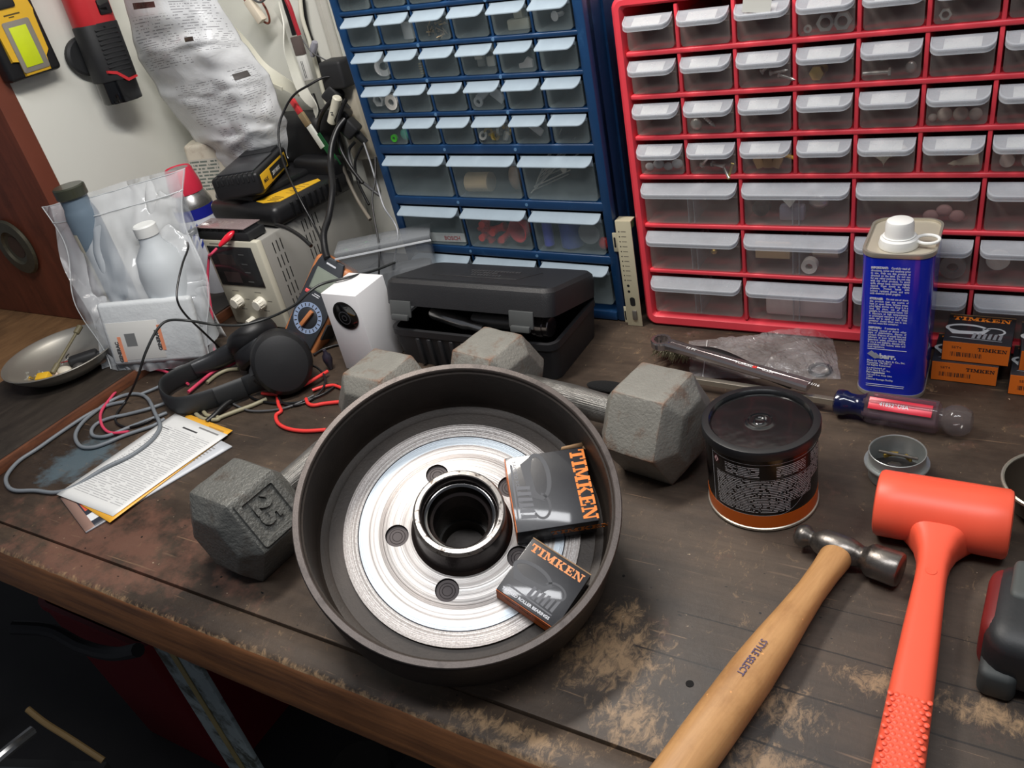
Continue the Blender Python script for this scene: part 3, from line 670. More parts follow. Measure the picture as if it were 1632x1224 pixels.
drop(washer_mb(.010, .010), 'plastic_bush', P('ivory_plastic', (218, 214, 204), .5), 'right white bush in first drawer of fourth blue row', 'bush', in_blue(0, 4, .76, .010, .011), UP)
drop(MB().box(-.012, .012, 0, .004, 0, .010, Ry(-.6), .001), 'clear_clamp', P('clear_clamp_plastic', (196, 200, 202), .3), 'tilted clear clamp in the fourth drawer of a blue row', 'clamp', in_blue(3, 4, .42, .007, .012))
drop(MB().box(-.010, .010, 0, .004, 0, .012, Ry(.7), .001), 'clear_bracket', P('clear_bracket_plastic', (186, 190, 192), .3), 'clear bracket leaning right of the tilted clamp, blue cabinet', 'bracket', in_blue(3, 4, .66, .007, .008))
drop(washer_mb(.0065, .002), 'clear_ring', P('clear_ring_plastic', (190, 195, 196), .2), 'thin clear ring lying left of the tilted clamp, blue cabinet', 'ring', in_blue(3, 4, .22, .006, .007), UP)
drop(washer_mb(.005, .004), 'green_ring', P('lime_plastic', (90, 220, 60), .4), 'lime green ring in first small drawer of lowest small blue row', 'ring', in_blue(0, 3, .53, .004, .0055), UP)
drop(MB().ball(.0085, None, (1, .6, 1)), 'green_cap', P('sea_green_plastic', (70, 180, 150), .5), 'sea green cap beside the lime ring in the blue cabinet', 'cap', in_blue(0, 3, .83, .008, .0085))  # flattened ball stands for a green cap
for i in range(8): drop(washer_mb(.006, .004), 'brass_grommet', BRASS if i % 2 else ZINC, ordn(i, 8)+' shiny grommet in the fourth drawer of the lowest small blue row', 'grommet', in_blue(3, 3, .18+.09*i, .005+.004*(i % 3), .006+.005*(i % 3)), Rx(PI/2+.5*(i % 3-1))@Ry(.4*i), 'shiny grommets')
drop(MB().box(-.016, .010, 0, .004, 0, .010, Ry(.7), .002), 'crumpled_packet', P('clear_packet', (205, 206, 204), .3), 'crumpled clear packet in fifth lowest small blue drawer', 'packet', in_blue(4, 3, .5, .007, .009))
drop(MB().cyl(.013, -.018, .018, Ry(PI/2), 20), 'wooden_cylinder', P('pale_wood_spool', (196, 172, 130), .6), 'pale wooden cylinder in the upper middle large blue drawer', 'cylinder', in_blue(2, 2, .30, .016, .0135, True))
drop(MB().ball(.014, None, (.7, .6, 1.2)), 'cloth_scrap', P('tan_cloth', (170, 140, 112), .8), 'tan and white scrap right in the upper middle large blue drawer', 'scrap', in_blue(2, 2, .82, .018, .020, True))
for i in range(16): drop(MB().cyl(.0008, 0, .06, None, 6), 'nail', ZINC, 'long thin nail in the upper right large blue drawer', 'nail', in_blue(4, 2, .12+.03*i, .006+.003*(i % 4), .004+.0022*i), Ry(.9+.35*math.sin(i*2.1)), 'long nails in the blue drawer')
drop(MB().cyl(.004, 0, .0012, UP, 16), 'nail', ZINC, 'round nail head shining in the upper right large blue drawer', 'nail', in_blue(4, 2, .57, .004, .038, True))  # disc is only the head of a nail
tk = single(MB().box(-.030, .030, 0, .001, 0, .013), 'tool_label', WHITEP, 'white strip lettered in red in the lower left large blue drawer', 'label', None, Matrix.Translation(in_blue(0, 1, .66, .004, .001, True)))
text('BOSCH', .0085, P('red_ink', (200, 60, 60), .5), tk, T(-.006, -.0004, .003)@Rx(PI/2), bold=.0002)
for i, (fx, z, a) in enumerate(((.25, .03, .3), (.38, .018, 1.3), (.2, .009, -.6), (.5, .008, .9))): drop(tee_mb(.005), 'red_tee', P('bright_red_plastic', (226, 58, 44), .4), ('uppermost', 'middle', 'lower left', 'lower right')[i]+' small red cap piled in the lower middle large blue drawer', 'cap', in_blue(2, 1, fx, .0185, z, True), Ry(a), 'small red caps')
drop(cap_mb(.0165, .022), 'red_cup', P('coral_red_plastic', (214, 60, 62), .4), 'big round red cup facing out in the lower middle blue drawer', 'cup', in_blue(2, 1, .80, .0265, .0215, True), Rx(PI/2)@Ry(-.25))
drop(MB().cyl(.007, 0, .034, None, 20), 'blue_tube', P('violet_blue_plastic', (70, 76, 190), .4), 'narrow violet-blue tube left in the lower right blue drawer', 'cap', in_blue(4, 1, .17, .009, .004, True))
drop(MB().cyl(.016, 0, .036, None, 24), 'blue_jar', P('dull_blue_plastic', (46, 66, 150), .5), 'dull blue jar in the middle of the lower right blue drawer', 'jar', in_blue(4, 1, .46, .0175, .002, True))
drop(MB().cyl(.017, 0, .01, UP, 24), 'blue_disc', P('sky_blue_plastic', (60, 120, 176), .5), 'sky blue disc at the top of the lower right blue drawer', 'disc', in_blue(4, 1, .25, .03, .038, True), Rx(1.2))
drop(MB().cyl(.015, 0, .012, UP, 24), 'grey_disc', GREYP, 'grey round disc right of the blue jar, lower right blue drawer', 'disc', in_blue(4, 1, .76, .015, .026, True))
drop(MB().ball(.008, None, (1, .6, 1.1)), 'red_bung', REDP, 'red bung at the right corner of the lower right blue drawer', 'bung', in_blue(4, 1, .91, .010, .010, True))
# ---------------------------------------------------------------- brake drum
IRON = P('grey_cast_iron', (56, 48, 42), .52, .2, var=.2, scale=50, col2=(42, 36, 31), thr=(.45, .7), s2=18, bmp=.25, bs=420, bd=.0008)
IRONRIM = P('machined_iron_rim', (84, 76, 72), .42, .4, var=.15, scale=90, col2=(60, 53, 50), thr=(.5, .7), s2=60, bmp=.2, bs=700)
n_ = Vector((.3794, -.3363, 1)).normalized(); xa = Vector((0, 1, 0)).cross(n_).normalized(); ya = n_.cross(xa)
DM = Matrix((xa, ya, n_)).transposed().to_4x4(); DM.translation = Vector((.0382, -.4984, .1219))
drum = thing('brake_drum', 'round iron brake drum with bright machined hub face, tilted in the middle of the bench', 'brake drum', DM)
MB().lathe([(.1343, -.0012), (.135, -.003), (.135, -.010), (.1325, -.0125), (.1325, -.030), (.1338, -.052), (.1335, -.063), (.128, -.0685), (.10, -.0685), (.046, -.0685),
            (.042, -.075), (.036, -.09), (.030, -.118), (.026, -.1215), (0, -.1215), (0, -.110), (.0238, -.108), (.0238, -.066), (.046, -.0635), (.1040, -.0635),
            (.1045, -.0612), (.117, -.0612), (.1185, -.0602), (.124, -.0585), (.1262, -.054), (.1268, -.03), (.1268, -.0055), (.1282, -.0045), (.1282, -.0015), (.1292, -.0004)], 128).build('drum_body', IRON, drum, ang=28)
MB().lathe([(.1288, -.0006), (.1295, 0), (.1340, 0), (.1346, -.0008), (.1346, -.0012), (.1288, -.0012), (.1288, -.0006)], 128).build('rim_face', IRONRIM, drum)
def flat_with_holes(outer, inner, holes, z0, z1, mat, name, parent):
    cu = bpy.data.curves.new('c', 'CURVE'); cu.dimensions = '2D'; cu.fill_mode = 'BOTH'
    for (cx, cy, r, n) in [(0, 0, outer, 160), (0, 0, inner, 96)]+[(x, y, r, 40) for x, y, r in holes]:
        s = cu.splines.new('POLY'); s.points.add(n-1); s.use_cyclic_u = True
        for i in range(n): s.points[i].co = (cx+r*math.cos(2*PI*i/n), cy+r*math.sin(2*PI*i/n), 0, 1)
    cu.extrude = (z1-z0)/2
    o = bpy.data.objects.new('c', cu); COL.objects.link(o)
    me = bpy.data.meshes.new_from_object(o.evaluated_get(bpy.context.evaluated_depsgraph_get()))
    bpy.data.objects.remove(o); bpy.data.curves.remove(cu)
    for v in me.vertices: v.co.z += (z0+z1)/2
    me.materials.clear(); me.materials.append(mat); me.name = name
    q = bpy.data.objects.new(name, me); COL.objects.link(q); q.parent = parent; return q
# bolt hole angles measured about the hub: 36.6, 108.2, ... in a basis with b = n x a, a = n x y
aa = n_.cross(Vector((0, 1, .01))).normalized(); bb = n_.cross(aa)
hol = []
for k in range(5):
    t = math.radians(36.4+72*k); v = aa*math.cos(t)+bb*math.sin(t)
    hol.append((v.dot(xa)*.0571, v.dot(ya)*.0571, .0103))
flat_with_holes(.1043, .0445, hol, -.0632, -.0582, rings_metal('machined_face_steel'), 'hub_face', drum)
for (x, y, r) in hol:
    s = MB().lathe([(0, -.0608), (.0096, -.0608), (.0099, -.0613), (.0099, -.0632)], 28, T(x, y, 0)).lathe([(.004, -.0608), (.0043, -.0606), (.0046, -.0608)], 20, T(x, y, 0)).lathe([(.0065, -.0608), (.0068, -.0606), (.0071, -.0608)], 20, T(x, y, 0)).build('stud_head', P('dark_stud_steel', (66, 60, 60), .5, .5), drum)
MB().lathe([(.0448, -.0632), (.0455, -.0605), (.0445, -.058), (.0415, -.0555), (.0402, -.050), (.0396, -.030), (.0388, -.0245), (.0375, -.0228), (.0340, -.0226), (.0330, -.0232), (.0330, -.0345),
            (.0300, -.0350), (.0300, -.040), (.0240, -.044), (.0238, -.070), (.0245, -.0632)], 96).build('hub_barrel', P('dark_hub_iron', (70, 62, 60), .3, .8, var=.2, bmp=.15, bs=400), drum, ang=30)
MB().lathe([(.0396, -.0262), (.0388, -.0238), (.0374, -.0224), (.0340, -.0222), (.0332, -.0229), (.0332, -.025)], 96).build('hub_lip', P('worn_hub_lip', (176, 170, 164), .3, .85, var=.1, scale=60, col2=(84, 76, 70), thr=(.55, .62), s2=130, bmp=.2, bs=300), drum, ang=30)
MB().lathe([(.0328, -.0345), (.0305, -.0335), (.0290, -.0338), (.0280, -.0345), (.0252, -.0475), (.0250, -.050), (.0328, -.050)], 96).build('bearing_race', P('polished_race', (150, 148, 146), .12, 1.0, var=.05), drum, ang=25)
MB().lathe([(.0238, -.094), (.0215, -.094), (.0195, -.108), (.0238, -.108)], 64).build('outer_race', P('dark_race', (90, 88, 86), .2, .9), drum)

# ---------------------------------------------------------------- bearing boxes
BOXK = P('black_carton', (38, 38, 42), .42, var=.15, scale=30, coat=.6, bmp=.15, bs=60, bd=.001)
BOXO = P('orange_carton', (226, 112, 28), .5, var=.06, scale=20, coat=.1)
GREYART = P('grey_print', (142, 144, 148), .5, var=.15, scale=60); GREYART2 = P('pale_grey_print', (192, 194, 196), .5, var=.1)
DIMART = P('dim_grey_print', (72, 73, 77), .5, var=.1); DIMART2 = P('dimmer_print', (96, 97, 102), .5, var=.1)
CARDEDGE = P('card_edge', (150, 118, 84), .7)
def art(parent, w, d, z, a, b, mirror=1, M0=Matrix()):
    """printed line-art of a ring and rollers, flat on the lid"""
    m = MB()
    def ell(cx, cy, rx, ry, t, n=36, a0=0, a1=360):
        vs = []; k = n+1
        for i in range(k):
            q = math.radians(a0+(a1-a0)*i/n)
            vs += [(cx+rx*math.cos(q), cy+ry*math.sin(q), z+.00012), (cx+(rx-t)*math.cos(q), cy+(ry-t)*math.sin(q), z+.00012)]
        return vs, [(2*i, 2*i+1, 2*i+3, 2*i+2) for i in range(n)]
    S_ = w/.062
    m.add(*ell(-.012*S_, .000*S_, .020*S_, .0095*S_, .0035*S_), M=M0)
    m.add(*ell(.013*S_, -.002*S_, .011*S_, .0075*S_, .0020*S_, 30, -60, 170), M=M0)
    m.add([(-.031*S_, -.002*S_, z+.0001), (-.024*S_, -.0125*S_, z+.0001), (.004*S_, -.0100*S_, z+.0001), (.010*S_, .002*S_, z+.0001), (.003*S_, -.004*S_, z+.0001), (-.018*S_, -.0055*S_, z+.0001)], [(0, 1, 2, 3, 4, 5)], M0)
    A = m.build('print_rings', a, parent)
    m = MB()
    for i in range(6):
        x = (-.006+.0048*i)*S_; m.add([(x, -.0185*S_, z+.00014), (x+.0030*S_, -.0190*S_, z+.00014), (x+.0042*S_, -.0085*S_+.0004*i, z+.00014), (x+.0014*S_, -.0080*S_, z+.00014)], [(0, 1, 2, 3)], M0)
    m.add([(-.026*S_, -.0205*S_, z+.0001), (.022*S_, -.0218*S_, z+.0001), (.022*S_, -.0206*S_, z+.0001), (-.024*S_, -.0188*S_, z+.0001)], [(0, 1, 2, 3)], M0)
    m.build('print_rollers', b, parent)
def bearing_box(label, M, w, d, h, front='label', dim=False, top='north', flap=False, group=None):
    t = thing('bearing_box', label, 'box', M, group)
    MB().box(-w/2, w/2, -d/2, d/2, 0, h, None, .0006).build('carton', BOXK, t)
    if front == 'label':
        f = MB().box(-w/2+.0006, w/2-.0006, -d/2-.0004, -d/2+.0004, .0006, h-.0006).build('orange_end', BOXO, t)
        slab_text(h*.17, INKB, f, T(w*.24, -d/2-.0004, h*.62)@Rx(PI/2), 1.05)
        text('SET4', h*.16, INKB, f, T(-w*.36, -d/2-.0004, h*.66)@Rx(PI/2), sx=1.2)
        mb = MB(); x = -w*.37
        while x < w*.10:
            q = RND.choice((.0003, .0005, .0009)); mb.box(x, x+q, -d/2-.0005, -d/2-.0003, h*.26, h*.48); x += q+RND.choice((.0004, .0007, .0011))
        mb.build('barcode', INKB, f)
    elif front == 'orange':
        f = MB().box(-w/2, w/2, -d/2-.0004, -d/2+.0004, 0, h-.0008).build('orange_end', BOXO, t)
        text('• TIMKEN • TIMKEN • TIMKEN', h*.16, INKB, f, T(-w*.4, -d/2-.0004, h*.55)@Rx(PI/2))
    elif front == 'black':
        slab_text(h*.30, ORANGE, t, T(w*.29, -d/2-.0001, h*.38)@Rx(PI/2), 1.1)
        MB().box(-w/2-.0004, -w/2+.0004, -d/2+.0005, d/2-.0005, .0005, h-.0004).build('orange_side', BOXO, t)
    if top == 'north': slab_text(d*.135, P('pale_orange_print', (232, 148, 86), .5) if dim else ORANGE, t, T(0, d*.30, h), 1.13)
    if top == 'east': slab_text(d*.185, ORANGE, t, T(w*.32, 0, h)@Rz(-PI/2), .82)
    R0 = Matrix() if top == 'north' else T(-w*.12, 0, 0)@Rz(-PI/2)
    art(t, w, d, h, DIMART if dim else GREYART2, DIMART2 if dim else GREYART, M0=R0)
    if dim == 1: text('TAPERED ROLLER BEARINGS', w*.062, INKW, t, T(-w*.44, -d*.45, h), bold=.00012)
    if dim == 2: text('TAPERED ROLLER BEARINGS', w*.062, P('faded_print', (120, 122, 128), .5), t, T(-w*.42, d*.44, h)@Rz(-PI/2))
    if flap:
        MB().add([(w*.22, d/2, h), (w/2, d/2, h), (w/2+.004, d/2+.004, h+.0015), (w*.24, d/2+.0025, h+.001)], [(0, 1, 2, 3)]).build('open_flap', CARDEDGE, t, thick=.0005)
        MB().add([(w/2, d/2-.001, h), (w/2+.017, d/2-.012, h-.006), (w/2+.011, d/2+.002, h-.001), (w/2+.001, d/2+.003, h)], [(0, 1, 2, 3)]).build('side_flap', CARDEDGE, t, thick=.0005)
    else:
        MB().box(-w/2, w/2, d/2-.0005, d/2+.0005, h-.0001, h+.0003).build('lid_edge', CARDEDGE, t)
    return t
bearing_box('larger black bearing box lying inside the drum, big orange word down its right side', DM@T(.0560, .0596, -.0576)@Rz(math.radians(38.3)), .0700, .0712, .0256, 'black', 2, 'east', True)
bearing_box('smaller black bearing box with an orange side, against the lower right of the drum wall', DM@T(.0893, -.0150, -.0576)@Rz(math.radians(-5.5)), .0575, .0535, .0208, 'orange', 1, 'north')
bw_, bd_, bh_ = .062, .057, .0236
bearing_box('lower orange ended bearing box of the pair behind the screwdriver', T(.379, -.0335, .0004)@Rz(-.02), bw_, bd_, bh_, group='bearing boxes by the cabinet')
bearing_box('upper bearing box of the pair behind the screwdriver, its black lid fully seen', T(.3876, -.0305, .0243)@Rz(-.035), bw_, bd_, bh_, group='bearing boxes by the cabinet')
bearing_box('lowest bearing box of the stack cut by the right edge', T(.4515, -.046, .0004)@Rz(-.03), bw_, bd_, bh_, group='bearing boxes by the cabinet')
bearing_box('second bearing box up in the stack cut by the right edge', T(.4565, -.036, .0243)@Rz(.02), bw_, bd_, bh_, group='bearing boxes by the cabinet')
bearing_box('topmost bearing box of the stack cut by the right edge', T(.4590, -.046, .0482)@Rz(.05), bw_, bd_, bh_, group='bearing boxes by the cabinet')

# ---------------------------------------------------------------- dumbbells
HEXP = P('hammered_grey_paint', (102, 102, 98), .40, .25, var=.18, scale=60, col2=(80, 72, 64), thr=(.55, .75), s2=38, bmp=.8, bs=230, bd=.0022)
HEXR = P('rusty_hammered_grey', (128, 126, 119), .55, .15, var=.2, scale=50, col2=(104, 76, 58), thr=(.52, .70), s2=24, bmp=.55, bs=330, bd=.0016, edge=(120, 82, 56))
KNURL = knurl('knurled_grip')
def hexring(s, y, h=.05, r=.0577):
    return [(s*r*math.cos(PI/3*i), y, h+s*r*math.sin(PI/3*i)) for i in range(6)]
def rusty_edges(y0, y1, rr=.0577):
    return None
def dumbbell(label, M, L, mats, num=None):
    """handle along local y, hex heads at +-L/2"""
    t = thing('dumbbell', label, 'dumbbell', M)
    for sgn, hm in ((-1, mats[0]), (1, mats[1])):
        c = sgn*L/2; hl = .0285; ch = .014
        bm = bmesh.new(); rings = []
        for (s, y) in ((.60, c-sgn*(hl+ch)*-1), (1, c+sgn*hl), (1, c-sgn*hl), (.66, c-sgn*(hl+ch))):
            rings.append([bm.verts.new(p) for p in hexring(s, y)])
        for a, b in zip(rings, rings[1:]):
            for i in range(6): bm.faces.new((a[i], a[(i+1) % 6], b[(i+1) % 6], b[i]))
        bm.faces.new(rings[0]); bm.faces.new(rings[-1][::-1])
        bmesh.ops.recalc_face_normals(bm, faces=bm.faces)
        bmesh.ops.bevel(bm, geom=bm.edges[:], offset=.0022, segments=2, profile=.6, affect='EDGES')
        bmesh.ops.triangulate(bm, faces=[f for f in bm.faces if len(f.verts) > 4])
        bmesh.ops.subdivide_edges(bm, edges=[e for e in bm.edges if e.calc_length() > .012], cuts=5, use_grid_fill=True)
        for v in bm.verts:
            q = v.co*1.0; k = noise.noise(q*60+Vector((L*10+c*9, 3, 1)))*.0009+noise.noise(q*170)*.0004
            d = Vector((q.x, 0, q.z-.05)).normalized(); v.co += d*k
            if v.co.z < .0012: v.co.z = .0004
        head = MB().bm(bm).build('hex_head', hm, t, ang=28)
        if num and sgn < 0:
            # facet pointing to +x and up; raised border and figures, text runs down the facet
            F = Matrix((Vector((.5, 0, -.866)), Vector((0, 1, 0)), Vector((.866, 0, .5)))).transposed().to_4x4()
            F.translation = Vector((.05*math.cos(PI/6), c, .05+.05*math.sin(PI/6)))
            b = MB(); o = rrect(-.0265, .0265, -.0255, .0255, .003, 4); i_ = rrect(-.0195, .0195, -.0185, .0185, .002, 4); n = len(o)
            zt = .0030
            vs = [(x, y, -.001) for x, y in o]+[(x*.97, y*.97, zt) for x, y in o]+[(x*1.03, y*1.03, zt) for x, y in i_]+[(x, y, -.001) for x, y in i_]
            b.add(vs, [(k*n+j, k*n+(j+1) % n, (k+1)*n+(j+1) % n, (k+1)*n+j) for k in range(3) for j in range(n)], F)
            b.build('number_frame', hm, head, ang=30)
            text(num, .0290, hm, head, F@T(-.0170, -.0105, .0006), 'number_25', bold=.0013, ext=.0024, res=3)
    g = MB().lathe([(.0150, -L/2+.038), (.0155, -L/2+.042), (.0160, -.03), (.0172, 0), (.0160, .03), (.0155, L/2-.042), (.0150, L/2-.038)], 32, T(0, 0, .05)@Rx(-PI/2))
    g.build('grip', KNURL, t)
    MB().cyl(.0135, -L/2+.020, L/2-.020, T(0, 0, .05)@Rx(-PI/2), 24).build('bar', DSTEEL, t)
    return t
A_ = Vector((-.2205, -.5195, 0)); B_ = Vector((-.2020, -.3010, 0))
dumbbell('grey hex dumbbell marked 25, lying left of the drum', T((A_.x+B_.x)/2, (A_.y+B_.y)/2, 0)@Rz(math.atan2(-(B_.x-A_.x), B_.y-A_.y)), (B_-A_).length, (HEXP, HEXR), '25')
C_ = Vector((-.0935, -.2325, 0)); D_ = Vector((.1190, -.2690, 0))
dumbbell('rust chipped grey hex dumbbell lying behind the drum beside the black jar', T((C_.x+D_.x)/2, (C_.y+D_.y)/2, 0)@Rz(math.atan2(-(C_.x-D_.x), C_.y-D_.y)), (C_-D_).length, (HEXR, HEXR))

# ---------------------------------------------------------------- blue solvent can
BLUEP = P('glossy_blue_paint', (14, 38, 176), .22, .0, var=.06, coat=.5)
TIN = P('tinplate', (196, 190, 176), .34, .7, var=.06, scale=40)
can = thing('solvent_can', 'tall blue metal can with white cap standing before the red cabinet', 'can', T(.3120, -.0610, .0004))
o = rrect(-.0325, .0325, -.0435, .0435, .0165, 8)
ins = lambda k: [(x*(1-k/.0325), y*(1-k/.0435)) for x, y in o]
MB().prism(o, .0035, .1625).build('body', BLUEP, can, ang=30)
for nm, z0, z1 in (('bottom_rim', 0, .0045), ('top_rim', .1615, .1660)):
    a, b = o, ins(.0016); n = len(o)
    ex = [(x*1.02, y*1.012) for x, y in o]
    m = MB().loft([[(x, y, z0) for x, y in b], [(x, y, z0) for x, y in ex], [(x, y, (z0+z1)/2) for x, y in [(p*1.01, q*1.006) for p, q in ex]], [(x, y, z1) for x, y in ex], [(x, y, z1) for x, y in b], [(x, y, z0+.0006) for x, y in b]], cap=False)
    m.build(nm, TIN, can, ang=40)
MB().prism(ins(.0015), .1600, .1635).build('top_plate', P('top_tin', (196, 188, 170), .38, .35, var=.05, scale=30, bmp=.1, bs=25), can)
cap = MB().lathe([(0, .0005), (.0180, .0005), (.0185, .003), (.0172, .009), (.0150, .0105), (.0150, .0115), (.0132, .0115), (.0128, .0235), (.0118, .0265), (.0100, .0275), (0, .0275)], 40, T(-.002, -.0185, .1635)).build('spout_cap', WHITEP, can)
MB().tube([(.0165+.010*(1-math.cos(a)), .0065*math.sin(a), .010+.0015*math.sin(a)) for a in [2*PI*i/20 for i in range(21)]], .0016, 8, 2).build('pull_ring', WHITEP, cap).location = (-.003, -.0185, .1610)
FT = lambda x, z: T(x, -.0436, z)@Rx(PI/2)
parA = "directions, notes and cautions prior to use. Only use this product as directed on the label. Do not use for any other purpose. Do not mix with any other product. To avoid spills, always keep container tightly capped. Open slowly to relieve pressure. Protect hands with solvent resistant gloves and eyes with chemical splash goggles."
parB = "this product near any source of heat or open flame, furnace areas, pilot lights, stoves, etc. Keep it in a cool dry place, out of direct sunlight, at temperatures below 120 F. Exposure to high temperatures or prolonged exposure to sun may cause can to swell or leak. Keep container closed when not in use. Do not reuse this container."
parC = "threaded, opened or shows other signs of deterioration, dispose of product. Dispose of empty cans and leftovers at your local household hazardous waste collection facility. If one is not available, dispose of in accordance with federal, state and local regulations."
zz = .1500
for head, l1, par in (('IMPORTANT:', 'Carefully read all', parA), ('STORAGE:', 'Do not use or store', parB), ('DISPOSAL:', 'If container is', parC)):
    text(head, .0031, INKW, can, FT(-.0225, zz), bold=.0002, sx=.85); text(l1, .0031, INKW, can, FT(-.0225+(.0182 if len(head) > 9 else .0152), zz), bold=.00005, sx=.78)
    t_ = text(par, .0031, INKW, can, FT(-.0225, zz-.0030), width=.0355/.78, align='JUSTIFY', bold=.00005, line=.90, res=1, sx=.78)
    low = min(v.co.z for v in t_.data.vertices); zz = low-.0052
def rule(z, x1=.0145): MB().box(-.0225, x1, -.0438, -.0435, z, z+.0004).build('rule_line', INKW, can)
zr_ = zz+.0040; rule(zr_)
lz = zr_-.0105
MB().prism([(-.0225, .0045), (-.0185, .0085), (-.0105, .0015), (-.0150, -.0010)], 0, .0002, FT(0, lz)).prism([(-.0165, .0048), (-.0145, .0066), (-.0090, .0016), (-.0120, -.0002)], .0002, .0003, FT(0, lz)).build('emblem', P('silver_print', (176, 182, 196), .4, .3), can)
text('barr.', .0078, INKW, can, FT(-.0108, lz), bold=.0004, sx=1.05)
text("Made by W.M. Barr & Co., Inc.\nMemphis, TN 38113\nAll Rights Reserved", .0029, INKW, can, FT(-.0225, lz-.0045), bold=.00006, line=.95, res=1)
text("is a trademark of\nW.M. Barr & Co., Inc.", .0026, INKW, can, FT(-.0225, lz-.0135), bold=.00004, res=1)
text("For regulations", .0029, INKW, can, FT(-.0225, lz-.0190), bold=.0002, res=1)
text("Call toll free Help Line\n1-800\nMaterial Storage Facility", .0027, INKW, can, FT(-.0225, lz-.0222), bold=.00005, res=1)
rule(lz-.0330); rule(lz-.0352, .0142)

# ---------------------------------------------------------------- black jar with orange band
jar = thing('plastic_jar', 'squat round black jar with orange band and dense white print, centre right', 'jar', T(.2290, -.2925, .0003))
MB().lathe([(0, 0), (.0485, 0), (.0500, .0012), (.0503, .0032), (.0492, .0042), (.0492, .018), (.0492, .086), (0, .086)], 96).build('body', P('black_label', (13, 12, 13), .2, var=.1, coat=.3), jar)
MB().lathe([(.0493, .0043), (.0495, .0043), (.0495, .0185), (.0493, .0185)], 96).build('orange_band', P('orange_label', (204, 96, 22), .28, .1, var=.1, scale=30), jar)
MB().lathe([(.0487, .0002), (.0502, .0010), (.0507, .0022), (.0504, .0036), (.0493, .0042)], 96).build('metal_seam', TIN, jar)
MB().lathe([(.0500, .0822), (.0518, .0826), (.0521, .0895), (.0512, .0914), (.0495, .0919), (.0452, .0919)], 96).build('lid_rim', P('lid_rim_black', (26, 26, 28), .38), jar)
MB().lathe([(.0453, .0917), (.0440, .0905), (.0432, .0895), (.0430, .0880), (.030, .0884), (.0160, .0888),
            (.0130, .0886), (.0120, .0893), (.0108, .0893), (.0100, .0882), (.0060, .0880), (.0050, .0888), (.0040, .0880), (0, .0880)], 96).build('lid', P('black_lid_plastic', (20, 20, 21), .20, var=.1, coat=.35, bmp=.25, bs=14, bd=.006), jar, ang=50)
prnt = printed('jar_print', (13, 12, 13), (214, 212, 214), 28, 46, ((.03, .60, .03, .72), (.55, .80, .22, .72), (.78, .93, .45, .72), (.12, .38, .76, .98), (.50, .74, .76, .98), (.80, .96, .60, .98)), .25, .33, .42)
def jarp(u, v, a0=-130, a1=10, z0=.0205, z1=.0745, r=.04935):
    a = math.radians(a0+(a1-a0)*u); return (r*math.cos(a), r*math.sin(a), z0+(z1-z0)*v)
MB().sheet(lambda u, v: jarp(u, v), 40, 1).build('printed_panel', prnt, jar)
MB().sheet(lambda u, v: jarp(u, v, -132, -131.5, .019, .0785, .0494), 1, 1).sheet(lambda u, v: jarp(u, v, -132, 10, .0765, .0768, .0494), 40, 1).sheet(lambda u, v: jarp(u, v, -56, 4, .0190+.052*u**1.6, .0193+.052*u**1.6, .0495), 24, 1).sheet(lambda u, v: jarp(u, v, -132, -56, .0189, .0192, .0495), 20, 1).build('border_line', INKW, jar)
MB().sheet(lambda u, v: jarp(u, v, -129.5, -121, .0665, .0760, .0494), 3, 1).build('pictogram_backing', P('dark_red_label', (44, 14, 18), .4), jar)
MB().add([jarp(0, 0, -128, 0, .0712, 0, .0496), jarp(0, 0, -125, 0, .0674, 0, .0496), jarp(0, 0, -122, 0, .0712, 0, .0496), jarp(0, 0, -125, 0, .0750, 0, .0496)], [(0, 1, 2, 3)]).build('hazard_diamond', P('pink_white_print', (232, 190, 192), .5), jar)
MB().add([jarp(0, 0, -125.9, 0, .0694, 0, .04972), jarp(0, 0, -124.1, 0, .0694, 0, .04972), jarp(0, 0, -124.5, 0, .0730, 0, .04972), jarp(0, 0, -125.5, 0, .0722, 0, .04972)], [(0, 1, 2, 3)]).build('flame_mark', INKB, jar)

# ---------------------------------------------------------------- hammers
HICK = wood('hickory', (198, 150, 98), (172, 124, 76), (134, 90, 52), (1, 9, 9), .45, 12)
hp0 = Vector((.3115, -.3600, .0165)); hp1 = Vector((.2440, -.6400, .0195)); hd = (hp1-hp0)
HM = frame(hp0, hd, Vector((0, 0, 1)).cross(hd))  # x down the handle, z up
ham = thing('ball_peen_hammer', 'ball peen hammer with pale hickory handle and worn steel head', 'hammer', HM)
rings = []
for (s, wy, wz) in ((-.004, .0098, .0080), (0, .0112, .0090), (.004, .0122, .0098), (.012, .0128, .0104), (.03, .0116, .0098), (.055, .0112, .0102), (.085, .0128, .0118), (.115, .0150, .0135), (.15, .0168, .0148), (.20, .0172, .0150), (.25, .0168, .0148), (.29, .0172, .0150), (.300, .0120, .0100)):
    rings.append([(s, (abs(math.cos(a))**.85)*wy*(1 if math.cos(a) > 0 else -1), (abs(math.sin(a))**.85)*wz*(1 if math.sin(a) > 0 else -1)) for a in [2*PI*i/28 for i in range(28)]])
h_ = MB().loft(rings).build('handle', HICK, ham, ang=50)
text('STYLE SELECT', .0075, P('faded_blue_ink', (84, 72, 104), .6), h_, T(.128, -.0030, .0152), sx=.80, bold=.0001, bend=None)
hdir = Vector((.0850, -.0185, 0)).normalized()
RH = frame((0, 0, 0), HM.inverted().to_3x3()@hdir, HM.inverted().to_3x3()@Vector((0, 0, 1)))
hb = MB()
HL = RH@T(0, 0, 0)@Ry(PI/2)
